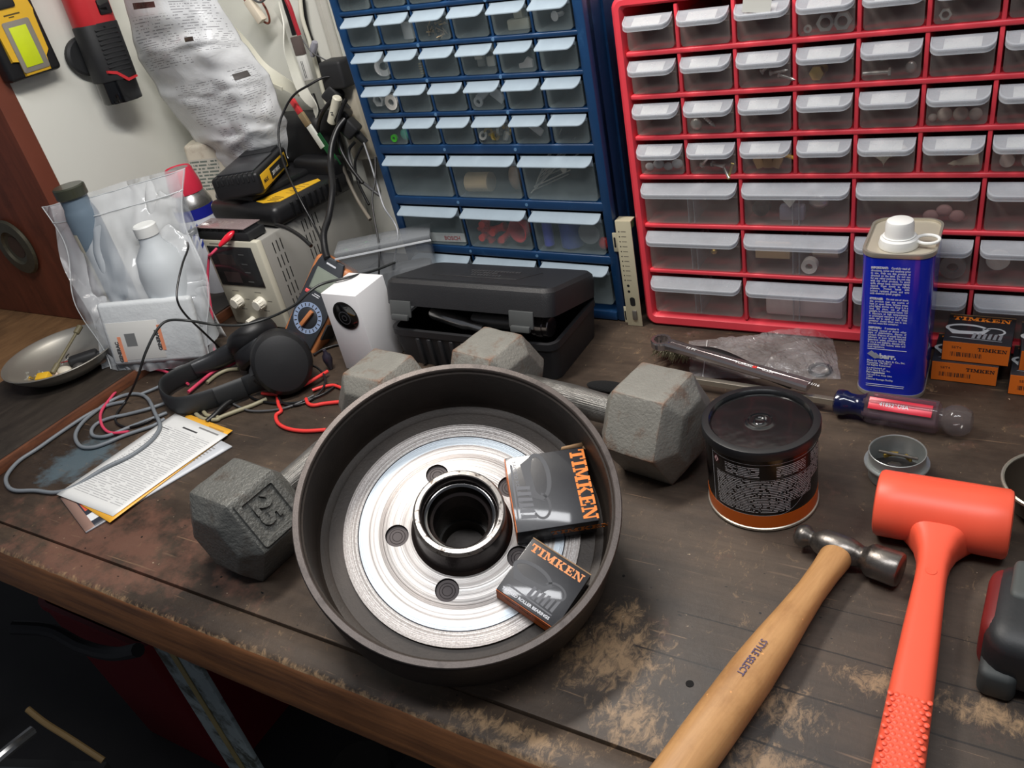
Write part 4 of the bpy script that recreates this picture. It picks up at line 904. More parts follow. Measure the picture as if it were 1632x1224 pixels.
hb.lathe([(0, -.0410), (.0052, -.0402), (.0088, -.0375), (.0102, -.0335), (.0100, -.0300), (.0072, -.0268), (.0068, -.0245), (.0098, -.0205), (.0120, -.0150), (.0126, -.004), (.0122, .006), (.0100, .0130),
          (.0088, .0165), (.0092, .0190), (.0128, .0225), (.0142, .0250), (.0145, .0455), (.0136, .0475), (.0120, .0482), (0, .0484)], 40, T(-.0015, 0, 0)@HL)
hb.build('steel_head', DSTEEL, ham, ang=40)
MB().box(-.0125, -.0105, -.006, .006, -.005, .005, None, .001).build('handle_wedge', HICK, ham)
OR = P('bright_orange_plastic', (250, 96, 68), .42, var=.03, spec=.5)
db = thing('dead_blow_hammer', 'bright orange dead blow hammer with a fat barrel head at the right', 'hammer', T(.3805, -.3050, .0285))
m = MB().lathe([(0, -.0500), (.0245, -.0500), (.0272, -.0490), (.0286, -.0465), (.0286, -.030), (.0278, -.010), (.0278, .010), (.0286, .030), (.0286, .0465), (.0272, .0490), (.0245, .0500), (0, .0500)], 56, Ry(PI/2)@Rz(0))
hdm = m.build('head', OR, db, ang=40)
MB().prism(rrect(-.030, .030, -.0045, .0045, .0044, 6), .0262, .0284, T(0, 0, 0)@Rx(-.55), .0006).build('head_ridge', OR, hdm)
rings = []
for (y, w, t) in ((.0, .0400, .0235), (-.012, .0330, .0220), (-.022, .0245, .0200), (-.034, .0170, .0172), (-.048, .0128, .0150), (-.062, .0112, .0135), (-.080, .0112, .0130), (-.13, .0128, .0126), (-.19, .0142, .0124), (-.25, .0152, .0124), (-.33, .0160, .0126), (-.335, .0130, .0100)):
    rings.append([(w*(abs(math.cos(a))**.6)*(1 if math.cos(a) > 0 else -1), y, -.0080+t*(abs(math.sin(a))**.6)*(1 if math.sin(a) > 0 else -1)) for a in [2*PI*i/36 for i in range(36)]])
hh = MB().loft(rings).build('handle', OR, db, ang=60)
dm_ = MB()
for j in range(24):
    for i in range(7):
        x = -.0118+.0040*i+(.002 if j % 2 else 0); y = -.194-.0044*j
        if abs(x) < .0135: dm_.ball(.0019, T(x, y, .0042), (1, 1.05, .34), 8)
dm_.build('grip_dimples', OR, hh)
MB().cyl(.0042, 0, .0006, T(.0, -.074, .0049), 24, b=.0002).build('mould_mark', OR, hh)

# ---------------------------------------------------------------- power tool at the right edge
dr = thing('cordless_tool', 'dark grey and red cordless tool body cut off at the right edge', 'power tool', T(.4745, -.4170, .0006)@Rz(-.06)@S(1, 1.3, .85))
MB().box(-.055, .06, -.030, .034, .003, .066, None, .016, 5).build('housing', P('charcoal_rubber', (34, 36, 38), .5, var=.1, bmp=.15, bs=300), dr)
MB().box(-.0575, -.034, -.022, .030, .006, .062, None, .011, 4).build('red_shell', P('dusty_red_shell', (110, 26, 26), .5, var=.2), dr)
MB().box(-.044, -.020, .002, .032, .050, .0695, None, .005, 4).build('rubber_bumper', P('grey_rubber', (74, 78, 76), .6), dr)
MB().box(-.054, -.030, -.0335, -.012, .000, .030, None, .006, 3).build('foot_pad', P('grey_rubber_foot', (54, 58, 58), .6), dr)
MB().box(-.004, .035, -.010, .028, .0640, .0680, None, .002).build('vent_plate', P('mid_grey_plate', (98, 98, 100), .5), dr)
vb = MB()
for i in range(6): vb.box(.002, .030, -.004+.005*i, -.0022+.005*i, .0672, .0686)
vb.build('vent_slots', P('slot_black', (8, 8, 8), .8), dr)
MB().lathe([(.0085, 0), (.0085, .0012), (.0062, .0014), (.0050, -.004), (0, -.004)], 28, T(-.014, -.015, .0655)).build('screw_boss', P('boss_grey', (40, 42, 42), .5), dr)
MB().cyl(.0048, .0, .0012, T(-.014, -.015, .0655), 24).build('screw_hole', P('boss_black', (5, 5, 5), .8), dr)
# metal bowl cut by the right edge
bo = at(1690, 772, .030)
bw2 = thing('metal_bowl', 'dark metal bowl whose pale rim shows at the right edge', 'bowl', T(bo.x, bo.y, .0006))
MB().lathe([(0, .001), (.024, .001), (.036, .012), (.041, .030), (.0425, .0300), (.0375, .0105), (.025, 0), (0, 0)], 56).build('bowl_body', P('dull_tin', (84, 74, 64), .4, .6, var=.15), bw2)
MB().lathe([(.0405, .0295), (.0405, .0310), (.0418, .0322), (.0432, .0312), (.0432, .0290), (.0422, .0280)], 56).build('rolled_rim', P('pale_rim', (168, 162, 148), .35, .5), bw2)

# galvanised ring cup
cup = thing('metal_cup', 'small galvanised flanged cup holding a disc and bits', 'cup', T(.3370, -.2330, .0004))
GALV = P('galvanised', (164, 168, 166), .36, .6, var=.15, scale=70)
MB().lathe([(.0, .0005), (.0235, .0005), (.0240, .0015), (.0240, .0150), (.0278, .0165), (.0282, .0178), (.0278, .0186), (.0246, .0180), (.0242, .0190), (.0246, .0305), (.0240, .0308), (.0234, .0300), (.0230, .0160), (.0228, .003), (0, .003)], 56).build('cup_wall', GALV, cup)
single(MB().cyl(.0215, 0, .0022, None, 40, b=.0004), 'metal_disc', P('dark_disc_steel', (70, 66, 66), .35, .7), 'dark disc lying tilted inside the galvanised cup', 'disc', None, T(.3370, -.2350, .0120)@Rx(-.30))
single(MB().prism(hexpts(.0065), 0, .005, None, .0005), 'hex_nut', DSTEEL, 'dark hex nut on the disc in the galvanised cup', 'nut', None, T(.3360, -.2410, .0155)@Rx(-.30))
single(MB().cyl(.0014, -.017, .017, Ry(PI/2), 10), 'steel_pin', DSTEEL, 'long steel pin lying across the galvanised cup', 'pin', None, T(.3375, -.2285, .0225)@Rz(-.10))
for i, (x, y, a, nm) in enumerate(((.333, -.224, .2, 'longer'), (.3285, -.2265, .7, 'left-hand'), (.346, -.2270, -.8, 'right-hand'))):
    single(MB().box(-.004, .004, -.0012, .0012, 0, .004, None, .0003), 'brass_bit', BRASS, nm+' brass bit at the back of the galvanised cup', 'bit', None, T(x, y, .0175)@Rz(a))

# ---------------------------------------------------------------- screwdriver, wrench, brush
s0 = at(1112, 601, .0135); s1 = at(1332, 640, .0160); s2_ = at(1512, 668, .0160)
ax = (s2_-s1).normalized(); SM = frame(s1, ax, Vector((0, 0, 1)).cross(ax))
sd = thing('screwdriver', 'big screwdriver with clear red-striped handle and blue collar', 'screwdriver', SM)
Ls = (s1-s0).length
MB().prism(rrect(-.0034, .0034, -.0034, .0034, .0006, 2), -Ls-.02, .002, Ry(PI/2)).build('shaft', P('brushed_shaft', (192, 186, 172), .28, .85, var=.05), sd)
MB().lathe([(0, -.001), (.0095, -.001), (.0130, .001), (.0138, .005), (.0135, .010), (.0112, .014), (.0108, .022), (.0125, .027), (.0145, .030), (0, .030)], 32, Ry(PI/2)).build('collar', P('dark_blue_plastic', (16, 22, 58), .15, coat=.4), sd)
def clear(name, rgb, a, rough=.12):
    m_, N, L, B = new_mat(name); B.inputs['Base Color'].default_value = lin(rgb)+(1,); B.inputs['Roughness'].default_value = rough; B.inputs['Alpha'].default_value = a; B.inputs['Coat Weight'].default_value = .5; return m_
def flute(r, n=6, k=64, d=.0022):
    o_ = []
    for i in range(k):
        a = 2*PI*i/k; c = abs(math.cos(n*a/2)); o_.append(((r-d*(c**2.2))*math.cos(a), (r-d*(c**2.2))*math.sin(a)))
    return o_
rr_ = [(.0135, .028), (.0160, .031), (.0165, .036), (.0165, .092), (.0160, .096), (.0130, .0985)]
MB().loft([[(x, y, z) for x, y in flute(r, 6, 72, .0026 if .03 < z < .096 else .001)] for r, z in rr_], Ry(PI/2)).build('grip', clear('clear_amber_grip', (104, 84, 92), .42), sd, ang=25)
MB().lathe([(0, .097), (.0108, .098), (.0105, .101), (.0145, .106), (.0158, .112), (.0148, .119), (.0110, .125), (.006, .127), (0, .1275)], 36, Ry(PI/2)).build('butt', clear('clear_smoky_butt', (104, 96, 96), .42), sd)
R_ = P('red_foil', (200, 28, 52), .3, .1)
MB().box(.034, .092, -.0062, .0062, .0154, .0160, Rx(math.radians(38)), .0002).box(.034, .092, -.0052, .0052, .0154, .0159, Rx(math.radians(-82)), .0002).build('red_stripe', R_, sd)
text('41852  USA', .0055, INKW, sd, Rx(math.radians(38))@T(.044, -.0018, .0161), sx=1.0, bold=.0001)
w0 = at(1054, 546, .038); w1 = at(1290, 615, .0285)
WM = frame(w0, w1-w0, Vector((0, 0, 1)).cross(w1-w0)); Lw = (w1-w0).length
wr = thing('combination_wrench', 'long chrome wrench lying across the brush and the clear bag', 'wrench', WM)
CHROME = P('chrome', (180, 172, 172), .17, .9, var=.08, scale=30)
k = 48; ro, ri = .0125, .0082
star = lambda i: ri*(1+.07*math.cos(12*2*PI*i/k))
rg = lambda f, z: [(f(i)*math.cos(2*PI*i/k), f(i)*math.sin(2*PI*i/k), z) for i in range(k)]
m = MB().loft([rg(star, -.005), rg(lambda i: ro-.001, -.005), rg(lambda i: ro, -.003), rg(lambda i: ro, .003), rg(lambda i: ro-.001, .005), rg(star, .005), rg(star, -.005)], cap=False)
m.build('ring_end', CHROME, wr, ang=25)
sh = MB(); rings = []
for (x, w, t) in ((.010, .0078, .0050), (.02, .0074, .0046), (.05, .0072, .0043), (Lw-.03, .0078, .0043), (Lw-.01, .0086, .0044), (Lw, .0082, .0040)):
    rings.append([(x, w*c, t*s_) for c, s_ in ((-1, -.5), (-.8, -1), (.8, -1), (1, -.5), (1, .5), (.8, 1), (.35, 1), (.3, .75), (-.3, .75), (-.35, 1), (-.8, 1), (-1, .5))])
sh.loft(rings).build('shank', CHROME, wr, ang=30)
for (x, t_) in ((.034, '12 PT'), (.098, 'FORGED'), (.130, 'U.S.A'), (.182, '11/16')):
    text(t_, .0055, P('stamp_white', (230, 228, 226), .4), wr, T(x, -.0016, .0035), bold=.0001)
MB().box(.118, .123, -.004, .004, .0025, .0037, None, .0005).build('red_mark', REDP, wr)
b0 = at(1066, 562, .010); b1 = at(1225, 606, .012)
BMx = frame(b0, Vector((b1.x-b0.x, b1.y-b0.y, 0)), Vector((0, 1, 0)))
br = thing('wire_brush', 'black handled wire brush with splayed steel bristles under the wrench', 'brush', BMx)
bb_ = MB(); R2 = random.Random(3)
for i in range(420):
    x = R2.uniform(-.014, .030); y = R2.uniform(-.006, .006); l = .014
    dx, dy = R2.gauss(-.15, .3)*l, R2.gauss(0, .35)*l-.003
    bb_.add([(x-.0003, y, .012), (x+.0003, y, .012), (x+.0003+dx, y+dy, .012-l*.8), (x-.0003+dx, y+dy, .012-l*.8)], [(0, 1, 2, 3)])
bq = bb_.build('bristles', P('wire_bristle', (150, 144, 118), .35, .6, var=.2), br, thick=.0003); bq['kind'] = 'stuff'
MB().tube([(-.014, 0, .014), (.010, 0, .0145), (.034, 0, .014), (.060, -.002, .020), (.085, -.004, .021), (.12, -.006, .016), (.17, -.008, .012)], .006, 12, 6, flat=(.0075, .0042)).build('brush_handle', P('brush_black', (14, 14, 15), .5), br)
# crumpled clear bag with a black ring inside
def nzv(x, y, s, o=0.0): return noise.noise(Vector((x*s, y*s, o)))
ba, bb2, bc_, bd2 = at(1098, 545, 0), at(1326, 527, 0), at(1340, 606, 0), at(1100, 604, 0)
def bagfn(top):
    def f(u, v):
        p = (ba.lerp(bb2, u)).lerp(bd2.lerp(bc_, u), v); q = min(u, 1-u, v, 1-v); e = min(1, q*7)
        hgt = .0015+e*(.006+.010*u)*top+e*top*(.004*nzv(u, v*.6, 9)+.0025*nzv(u, v, 24, 2))
        return (p.x+.002*nzv(v, 0, 6), p.y+.002*nzv(u, 1, 7), max(.0008, hgt))
    return f
zb_ = thing('clear_bag', 'crumpled clear plastic bag lying before the red cabinet', 'bag', (0, 0, 0))
FILM = film('clear_bag_film', (206, 200, 200), .17, .10, 1.0, 60, .006)
MB().sheet(bagfn(1), 60, 30).build('top_film', FILM, zb_); MB().sheet(bagfn(0), 6, 4).build('bottom_film', FILM, zb_)
zp0, zp1 = at(1127, 543, .003), at(1120, 600, .003)
MB().tube([zp0, zp0.lerp(zp1, .5), zp1], .0007, 6).build('zip_line', WHITEP, zb_)
rg_ = at(1307, 588, .004)
single(MB().lathe([(.010, 0), (.013, 0), (.013, .003), (.010, .003), (.010, 0)], 32), 'rubber_ring', BLACKM, 'black rubber ring inside the crumpled clear bag', 'ring', None, T(rg_.x, rg_.y, .0015))
# black fuzzy pad behind the dumbbell grip
pd = at(955, 621, .004)
single(MB().ball(.024, None, (1.2, .42, .22), 28), 'foam_pad', P('black_fuzz', (14, 14, 15), .95, bmp=.9, bs=900, bd=.002), 'small black fuzzy pad behind the dumbbell grip', 'pad', None, T(pd.x+.010, pd.y+.006, .0055))
# perforated metal bracket between the two cabinets
bk = thing('metal_bracket', 'beige perforated card bracket standing between the two cabinets', 'bracket', T(-.0160, -.0060, .0004))
MB().box(-.0085, .0125, -.0006, .0006, 0, .150, None, .0003).box(-.0145, -.0085, -.0006, .0006, .108, .134, None, .0004).box(-.0120, -.0085, -.0006, .0006, .004, .028, None, .0004).box(-.0085, .0125, 0, .014, .1490, .1502).build('plate', P('beige_metal', (196, 188, 160), .45, .2, var=.08), bk)
hm_ = P('punch_black', (14, 14, 14), .7)
hb_ = MB()
for i in range(11): hb_.cyl(.0008, 0, .0002, T(-.0045, -.0006, .136-.0068*i)@Rx(PI/2), 10)
for i in range(2): hb_.cyl(.0018, 0, .0002, T(-.001, -.0006, .060-.0085*i)@Rx(PI/2), 14)
hb_.prism(rrect(-.0012, .0060, .030, .043, .003), 0, .0002, T(0, -.0006, 0)@Rx(PI/2)).prism(rrect(-.0130, -.0105, .114, .128, .001), 0, .0002, T(0, -.0006, 0)@Rx(PI/2)).prism(rrect(-.0112, -.0092, .008, .022, .0009), 0, .0002, T(0, -.0006, 0)@Rx(PI/2))
hb_.build('punched_holes', hm_, bk)
MB().box(.0005, .0068, -.0030, 0, .010, .024, None, .001).build('port', P('port_metal', (120, 116, 110), .4, .6), bk)
mm = MB()
for i in range(11): mm.box(-.0020, .0045, -.00075, -.0006, .1357-.0068*i, .1365-.0068*i)
mm.build('tiny_markings', P('mark_grey', (110, 104, 92), .6), bk)
MB().box(-.0085, .0125, .001, .010, .140, .1485).build('circuit_board', P('pcb_green', (30, 92, 56), .4), bk)
# ---------------------------------------------------------------- black tool case, lid ajar
CASE = P('textured_black_case', (36, 36, 38), .46, var=.1, scale=60, bmp=.45, bs=900, bd=.0008)
tcse = thing('tool_case', 'black moulded tool case with its lid ajar, below the blue cabinet', 'case', (-.1790, -.0930, .0005))
cx, cy = .1255, .0635
outer = rrect(-cx, cx, -cy, cy, .014, 5); inner = rrect(-cx+.004, cx-.004, -cy+.004, cy-.004, .011, 5)
taper = [(x*.965, y*.94) for x, y in outer]; rim = [(x*1.012, y*1.02) for x, y in outer]
MB().loft([[(x, y, 0) for x, y in taper], [(x, y, .044) for x, y in outer], [(x, y, .045) for x, y in rim], [(x, y, .054) for x, y in rim], [(x, y, .054) for x, y in inner], [(x*.96, y*.93, .004) for x, y in inner]]).build('base', CASE, tcse, ang=30)
for i in range(5): MB().box(-.085+.018*i, -.079+.018*i, -cy-.0030, -cy+.004, .003, .043, None, .0015).build('rib', CASE, tcse)
lid = bpy.data.objects.new('lid_pivot', None)
bpy.data.objects.remove(lid)
LM = T(0, cy+.001, .0550)@Rx(math.radians(-15.5))
lo = [(x*1.012, y*1.02-cy) for x, y in outer]; li = [(x, y-cy) for x, y in inner]
tp = [(x*.96, (y+cy)*.90-cy) for x, y in lo]; tm = [(x*.99, (y+cy)*.975-cy) for x, y in lo]
L_ = MB().loft([[(x, y, .003) for x, y in li], [(x, y, 0) for x, y in li], [(x, y, 0) for x, y in lo], [(x, y, .022) for x, y in lo], [(x, y, .029) for x, y in tm], [(x, y, .0335) for x, y in tp]], LM)
L_.build('lid', CASE, tcse, ang=25)
LO = [o for o in tcse.children if o.name.startswith('lid')][0]
MB().prism([(-.075, -.085), (.055, -.085), (.068, -.038), (-.030, -.038)], .0334, .0341, LM, .0003).build('raised_field', CASE, LO)
MB().box(-cx*.9, cx*.9, -.1145, -.1135, .0330, .0342, LM).build('moulded_line', CASE, LO)
for j, (x0, y0, n) in enumerate(((-.036, -.050, 17), (-.028, -.062, 9), (-.020, -.075, 10))):
    mb = MB()
    for i in range(n):
        w = RND.choice((.0024, .0030, .0034)); h = .0052
        mb.box(x0+.0046*i, x0+.0046*i+w, y0, y0+h, .0340, .0347, LM).box(x0+.0046*i+.0008, x0+.0046*i+w+.0006, y0+h*.4, y0+h*.55, .0340, .0348, LM)
    mb.build('worn_embossing', P('worn_black', (66, 66, 68), .5), LO)
for x, w in ((-.098, .018), (.086, .018)):
    mb = MB().box(x-w, x+w*.9, -.1305, -.1275, -.016, .006, LM, .0012).box(x-w*.8, x+w*.7, -.1345, -.129, -.020, -.012, LM, .0015)
    mb.build('latch', P('case_latch', (74, 76, 76), .45), tcse)
MB().box(.036, .060, -cy-.004, -cy+.001, .042, .062, None, .002).build('catch', P('case_catch', (82, 84, 80), .45), tcse)
single(MB().lathe([(0, -.04), (.007, -.04), (.0085, -.036), (.0085, .02), (.0060, .028), (.0060, .05), (0, .05)], 28), 'chrome_socket_tool', STEEL, 'shiny chrome tool seen in the gap under the case lid', 'tool', None, T(-.215, -.128, .0595)@Rz(-.15)@Ry(PI/2+.10))
single(MB().cyl(.013, -.012, .012, None, 28, b=.001).cyl(.0145, -.004, .004, None, 28), 'chrome_collar', CHROME, 'short chrome collar at the right end of the open case', 'collar', None, T(-.085, -.122, .0590)@Ry(PI/2))
single(MB().cyl(.009, -.03, .03, None, 24, b=.001), 'grey_cylinder', P('grey_cyl', (120, 118, 116), .4, .4), 'grey cylinder lying across the middle of the open case', 'cylinder', None, T(-.160, -.120, .0580)@Ry(PI/2))

# ---------------------------------------------------------------- white carton with lens picture
wx = thing('camera_carton', 'upright white carton with a black lens disc, left of the tool case', 'carton', T(-.3465, -.1580, .0004))
MB().box(-.0300, .0300, -.0310, .0310, 0, .1190, None, .0008).build('carton', P('white_card', (236, 235, 236), .45, var=.01), wx)
lc = T(.0030, -.0311, .0880)@Rx(PI/2)
MB().lathe([(0, .0001), (.0205, .0001), (.0210, .0008), (.0200, .0012), (.0190, .0010)], 48, lc).build('lens_ring', P('ring_black', (20, 20, 22), .3), wx)
MB().lathe([(.0190, .0010), (.0150, .0016), (.0080, .0019), (0, .0020)], 48, lc).build('lens_glass', P('lens_black', (5, 5, 6), .05, coat=.8), wx)
MB().lathe([(.0085, .0020), (.0092, .0022), (.0099, .0019)], 40, lc@T(-.002, -.003, 0)).lathe([(.0032, .0022), (.0038, .0024), (.0044, .0021)], 32, lc@T(-.002, -.003, 0)).build('inner_ring', P('ring_grey', (58, 58, 62), .3), wx)

# ---------------------------------------------------------------- bench power supply
GREYCASE = P('grey_painted_steel', (158, 156, 150), .45, .1, var=.05, scale=15)
ps_ = thing('power_supply', 'cream and grey bench power supply with two white knobs and dark display', 'power supply', (-.6175, -.1120, .0005))
MB().box(-.0595, .0595, 0, .012, .002, .1505, None, .003).build('front_bezel', CREAM, ps_)
MB().box(-.0575, .0575, .0125, .255, .002, .1485, None, .003).build('case', GREYCASE, ps_)
MB().box(-.0525, .0440, -.0012, .0005, .074, .1410, None, .0005).build('display_window', P('smoked_display', (36, 36, 38), .25, coat=.3), ps_)
DW = [o for o in ps_.children if o.name.startswith('display')][0]
for z in (.118, .088): MB().box(-.036, -.002, -.0014, -.0011, z-.008, z+.010).build('digit_field', P('dim_led_field', (62, 52, 52), .3), DW)
mb = MB()
for z in (.128, .112, .098, .082): mb.box(.012, .024, -.0014, -.0011, z, z+.0016)
mb.build('small_markings', P('dim_marking', (96, 98, 98), .4), DW)
mb = MB()
for x in (-.028, .022):
    for (dx, dz, w) in ((-.008, .018, .014), (.014, .004, .010), (-.002, -.014, .012)): mb.box(x+dx, x+dx+w, -.0002, .0002, .045+dz, .0466+dz)
mb.box(-.045, .005, -.0002, .0002, .1440, .1458).build('panel_markings', P('panel_grey_ink', (128, 126, 116), .5), ps_)
for (x, z, r) in ((-.028, .047, .0098), (.022, .047, .0098), (-.014, .0125, .0058)):
    k = MB().lathe([(0, .014), (r*.78, .014), (r*.86, .0125), (r*.92, .004), (r*1.05, .002), (r*1.05, 0)], 30, T(x, 0, z)@Rx(PI/2))
    for i in range(12): k.box(-.0004, .0004, r*.84, r*.96, .002, .012, T(x, 0, z)@Rx(PI/2)@Rz(2*PI*i/12))
    k.build('knob', P('ivory_knob', (232, 228, 214), .4), ps_)
mb = MB()
for (y0, nc, z0, nr) in ((.030, 3, .022, 5), (.100, 5, .075, 3)):
    for i in range(nc):
        for j in range(nr): mb.box(.0574, .0578, y0+.0085*i, y0+.0085*i+.0018, z0+.024*j, z0+.024*j+.018)
mb.build('vent_slots', P('vent_black', (18, 18, 18), .8), ps_)
tb = thing('terminal_block', 'black terminal block with clear cover on top of the power supply', 'terminal block', (-.6270, -.0925, .1512))
MB().box(-.056, .056, -.018, .018, 0, .0125, None, .001).build('block', BLACKM, tb)
for i in range(7): MB().cyl(.0034, 0, .0028, T(-.044+.0145*i, -.004, .0125), 14).build('terminal_screw', DSTEEL, tb)
mb = MB()
for i in range(8): mb.box(-.0525+.0145*i, -.0510+.0145*i, -.017, .012, .0124, .0185)
mb.build('dividers', BLACKM, tb)
MB().box(-.056, .052, -.019, .017, .0190, .0202, None, .0003).build('clear_cover', clear('dusty_clear_cover', (176, 156, 156), .55, .25), tb)

# charger with a battery on it, on the power supply
ch = thing('battery_charger', 'black battery charger with yellow label on top of the power supply', 'charger', T(-.6280, .0300, .1500)@Rz(-.12))
MB().box(-.085, .085, -.085, .090, 0, .034, None, .012, 4).build('housing', BLACKP, ch)
MB().box(-.080, .020, -.070, .080, .030, .044, None, .006).build('battery_dock', BLACKP, ch)
MB().box(-.020, .080, .050, .088, .020, .058, None, .012, 4).build('rear_hump', BLACKP, ch)
HSG = [o for o in ch.children if o.name.startswith('housing')][0]
yl = MB().prism([(.024, -.066), (.046, -.070), (.073, -.058), (.073, .028), (.060, .034), (.032, -.020)], .0338, .0346)
yl.build('yellow_label', YEL, HSG)
mb = MB()
for j in range(4): mb.box(.044, .066, -.060+.0050*j, -.0585+.0050*j, .0345, .0348)
for j in range(5): mb.box(.052, .067, -.028+.0090*j, -.0272+.0090*j, .0345, .0348)
mb.build('label_print', INKB, HSG)
mb = MB()
for i in range(9): mb.box(.074, .0865, -.050+.0125*i, -.045+.0125*i, .006, .0295, None, .001)
mb.build('cooling_fins', P('fin_black', (16, 16, 17), .35, coat=.3), HSG)
bt = thing('tool_battery', 'black slide battery with yellow striped side, docked on the charger', 'battery', T(-.6520, .0080, .1950)@Rz(math.radians(24)))
MB().box(-.039, .039, -.068, .068, 0, .036, None, .006, 3).build('pack', BLACKP, bt)
MB().box(-.031, .031, -.058, .030, .0350, .0385, None, .002).build('top_plate', P('grey_black_plate', (44, 45, 48), .35, coat=.2), bt)
mb = MB()
for i in range(9): mb.box(-.028, .028, .032+.0040*i, .0345+.0040*i, .0345, .0395, None, .0006)
for i in range(8): mb.box(-.030+.0085*i, -.027+.0085*i, -.0695, -.060, .024, .0368, None, .0006)
mb.build('grip_ridges', P('ridge_black', (38, 39, 41), .4), bt)
MB().box(.0388, .0398, -.060, .055, .006, .029, None, .0004).build('yellow_band', YEL, bt)
YB = [o for o in bt.children if o.name.startswith('yellow')][0]
MB().box(.0396, .0401, -.022, .051, .009, .026).build('black_field', BLACKM, YB)
text('20V MAX', .0085, P('grey_white_ink', (200, 200, 200), .5), YB, T(.0402, -.016, .0135)@Rz(PI/2)@Rx(PI/2), bold=.0002)
text('MAX', .0085, INKB, YB, T(.0399, -.054, .0135)@Rz(PI/2)@Rx(PI/2), bold=.0003)

# ---------------------------------------------------------------- multimeter
md = Vector((.064, .076, .116)).normalized(); mx = Vector((.93, .28, -.10)).normalized()
MMx = frame((-.4900, -.1640, .0080), md.cross(Vector((.22, -.78, .40))), md)   # x across, y up the meter, z = out of the face
mt = thing('multimeter', 'orange and dark grey multimeter leaning against the power supply', 'multimeter', MMx)
MORG = P('meter_orange', (188, 118, 72), .5, var=.06)
MB().box(-.031, .031, 0, .142, -.030, .004, None, .007, 3).build('holster', MORG, mt)
MB().prism([(-.020, .146), (.018, .146), (.021, .134), (.026, .120), (.027, .060), (.024, .010), (.018, .002), (-.018, .002), (-.024, .010), (-.027, .060), (-.026, .120), (-.021, .134)], .003, .0075, None, .0015).build('face', P('meter_face', (54, 57, 62), .4), mt)
FC = [o for o in mt.children if o.name.startswith('face')][0]
MB().box(-.0185, .0185, .092, .126, .0070, .0082, None, .0004).build('display', P('lcd_grey_green', (126, 134, 124), .22, coat=.3), FC)
MB().box(-.0165, .0165, .0945, .1235, .0080, .0084).build('display_inner', P('lcd_inner', (138, 146, 134), .25, coat=.3), FC)
MB().lathe([(.0165, .0076), (.0165, .0082), (.0235, .0082), (.0235, .0076)], 48, T(0, .050, 0)).build('dial_scale', P('dial_blue_grey', (138, 156, 186), .5), FC)
mb = MB()
for i in range(20):
    a = 2*PI*i/20; mb.box(-.0007, .0007, .0178, .0222, .0081, .0084, T(0, .050, 0)@Rz(a))
mb.build('dial_marks', INKB, FC)
MB().lathe([(0, .0085), (.0135, .0085), (.0150, .0078)], 36, T(0, .050, 0)).build('dial_well', P('well_grey', (44, 46, 50), .4), FC)
MB().box(-.0032, .0032, -.0140, .0140, .0080, .0145, T(0, .050, 0)@Rz(-.25), .0018).build('dial_pointer', MORG, FC)
MB().box(-.0215, -.0135, .0835, .0890, .0070, .0095, None, .0012).build('red_button', P('soft_red', (226, 92, 92), .4), FC)
MB().box(-.008, .008, .1355, .1380, .0074, .0077).box(-.006, .004, .0868, .0880, .0074, .0078).box(-.009, .003, .0838, .0850, .0074, .0078).build('face_print', INKW, FC)
MB().cyl(.0062, .006, .020, T(-.008, .008, 0), 20, b=.001).cyl(.0058, .006, .018, T(.004, .010, 0), 20, b=.001).build('red_test_plug', P('plug_red', (206, 56, 56), .5), mt)
MB().box(.0295, .0325, .030, .055, -.031, .0045, None, .001).box(.0295, .0325, .100, .116, -.031, .0045, None, .001).build('black_bumper', BLACKM, mt)

# frosted plastic organiser box
cb = thing('clear_organiser', 'grey frosted clear plastic box standing behind the white carton', 'box', T(-.4060, -.0640, .0005)@Rz(math.radians(32)))
CLB = clear('frosted_box', (150, 154, 158), .42, .15)
MB().box(-.030, .105, -.020, .024, 0, .125, None, .005, 3).build('tub', CLB, cb)
MB().box(-.033, .108, -.023, .027, .1252, .1320, None, .002).build('lid', clear('frosted_lid', (150, 154, 158), .45, .15), cb)
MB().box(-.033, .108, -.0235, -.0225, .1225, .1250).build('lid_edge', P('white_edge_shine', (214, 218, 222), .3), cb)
MB().box(-.024, .098, -.014, .018, .004, .085, None, .003).build('pale_filling', P('pale_filling', (128, 131, 134), .6), cb)

# ---------------------------------------------------------------- headphones
HPB = P('headphone_black', (24, 24, 26), .48, var=.1, bmp=.08, bs=500); PAD = P('leatherette', (28, 28, 30), .38, var=.1, bmp=.25, bs=220)
hp = thing('headphones', 'black over-ear headphones lying on their side among the cables', 'headphones', (0, 0, 0))
def cup_(o, nrm, r, nm):
    M = alongz(o, nrm)
    c = MB().lathe([(0, .020), (r*.55, .0195), (r*.85, .0165), (r*.97, .010), (r, .002), (r*.96, -.006), (r*.88, -.010), (0, -.010)], 44, M@S(1, 1.12, 1)).build('ear_cup', HPB, hp)
    MB().lathe([(r*.86, -.010), (r*.98, -.012), (r*1.04, -.020), (r*1.0, -.030), (r*.86, -.034), (r*.66, -.032), (r*.58, -.024), (0, -.022)], 44, M@S(1, 1.12, 1)).build('ear_pad', PAD, c)
    MB().lathe([(r*.9, -.0095), (r*.985, -.0095), (r*.985, -.0125), (r*.9, -.0125)], 44, M@S(1, 1.12, 1)).build('seam_ring', P('seam_grey', (40, 41, 43), .4), c)
    return c
c1o = at(449, 578, .044); c2o = at(404, 540, .044)
cup_(c1o, (.72, -.60, .36), .0400, 'a'); cup_(c2o, (-.55, .20, .80), .0380, 'b')
z_ = .0185
band = [at(452, 600, .034), at(425, 603, .027), at(390, 616, z_), at(345, 633, z_), at(300, 646, z_), at(276, 645, z_), at(262, 634, z_), at(262, 618, z_), at(280, 604, z_), at(310, 590, z_), at(345, 574, .022), at(372, 560, .030), at(392, 549, .038)]
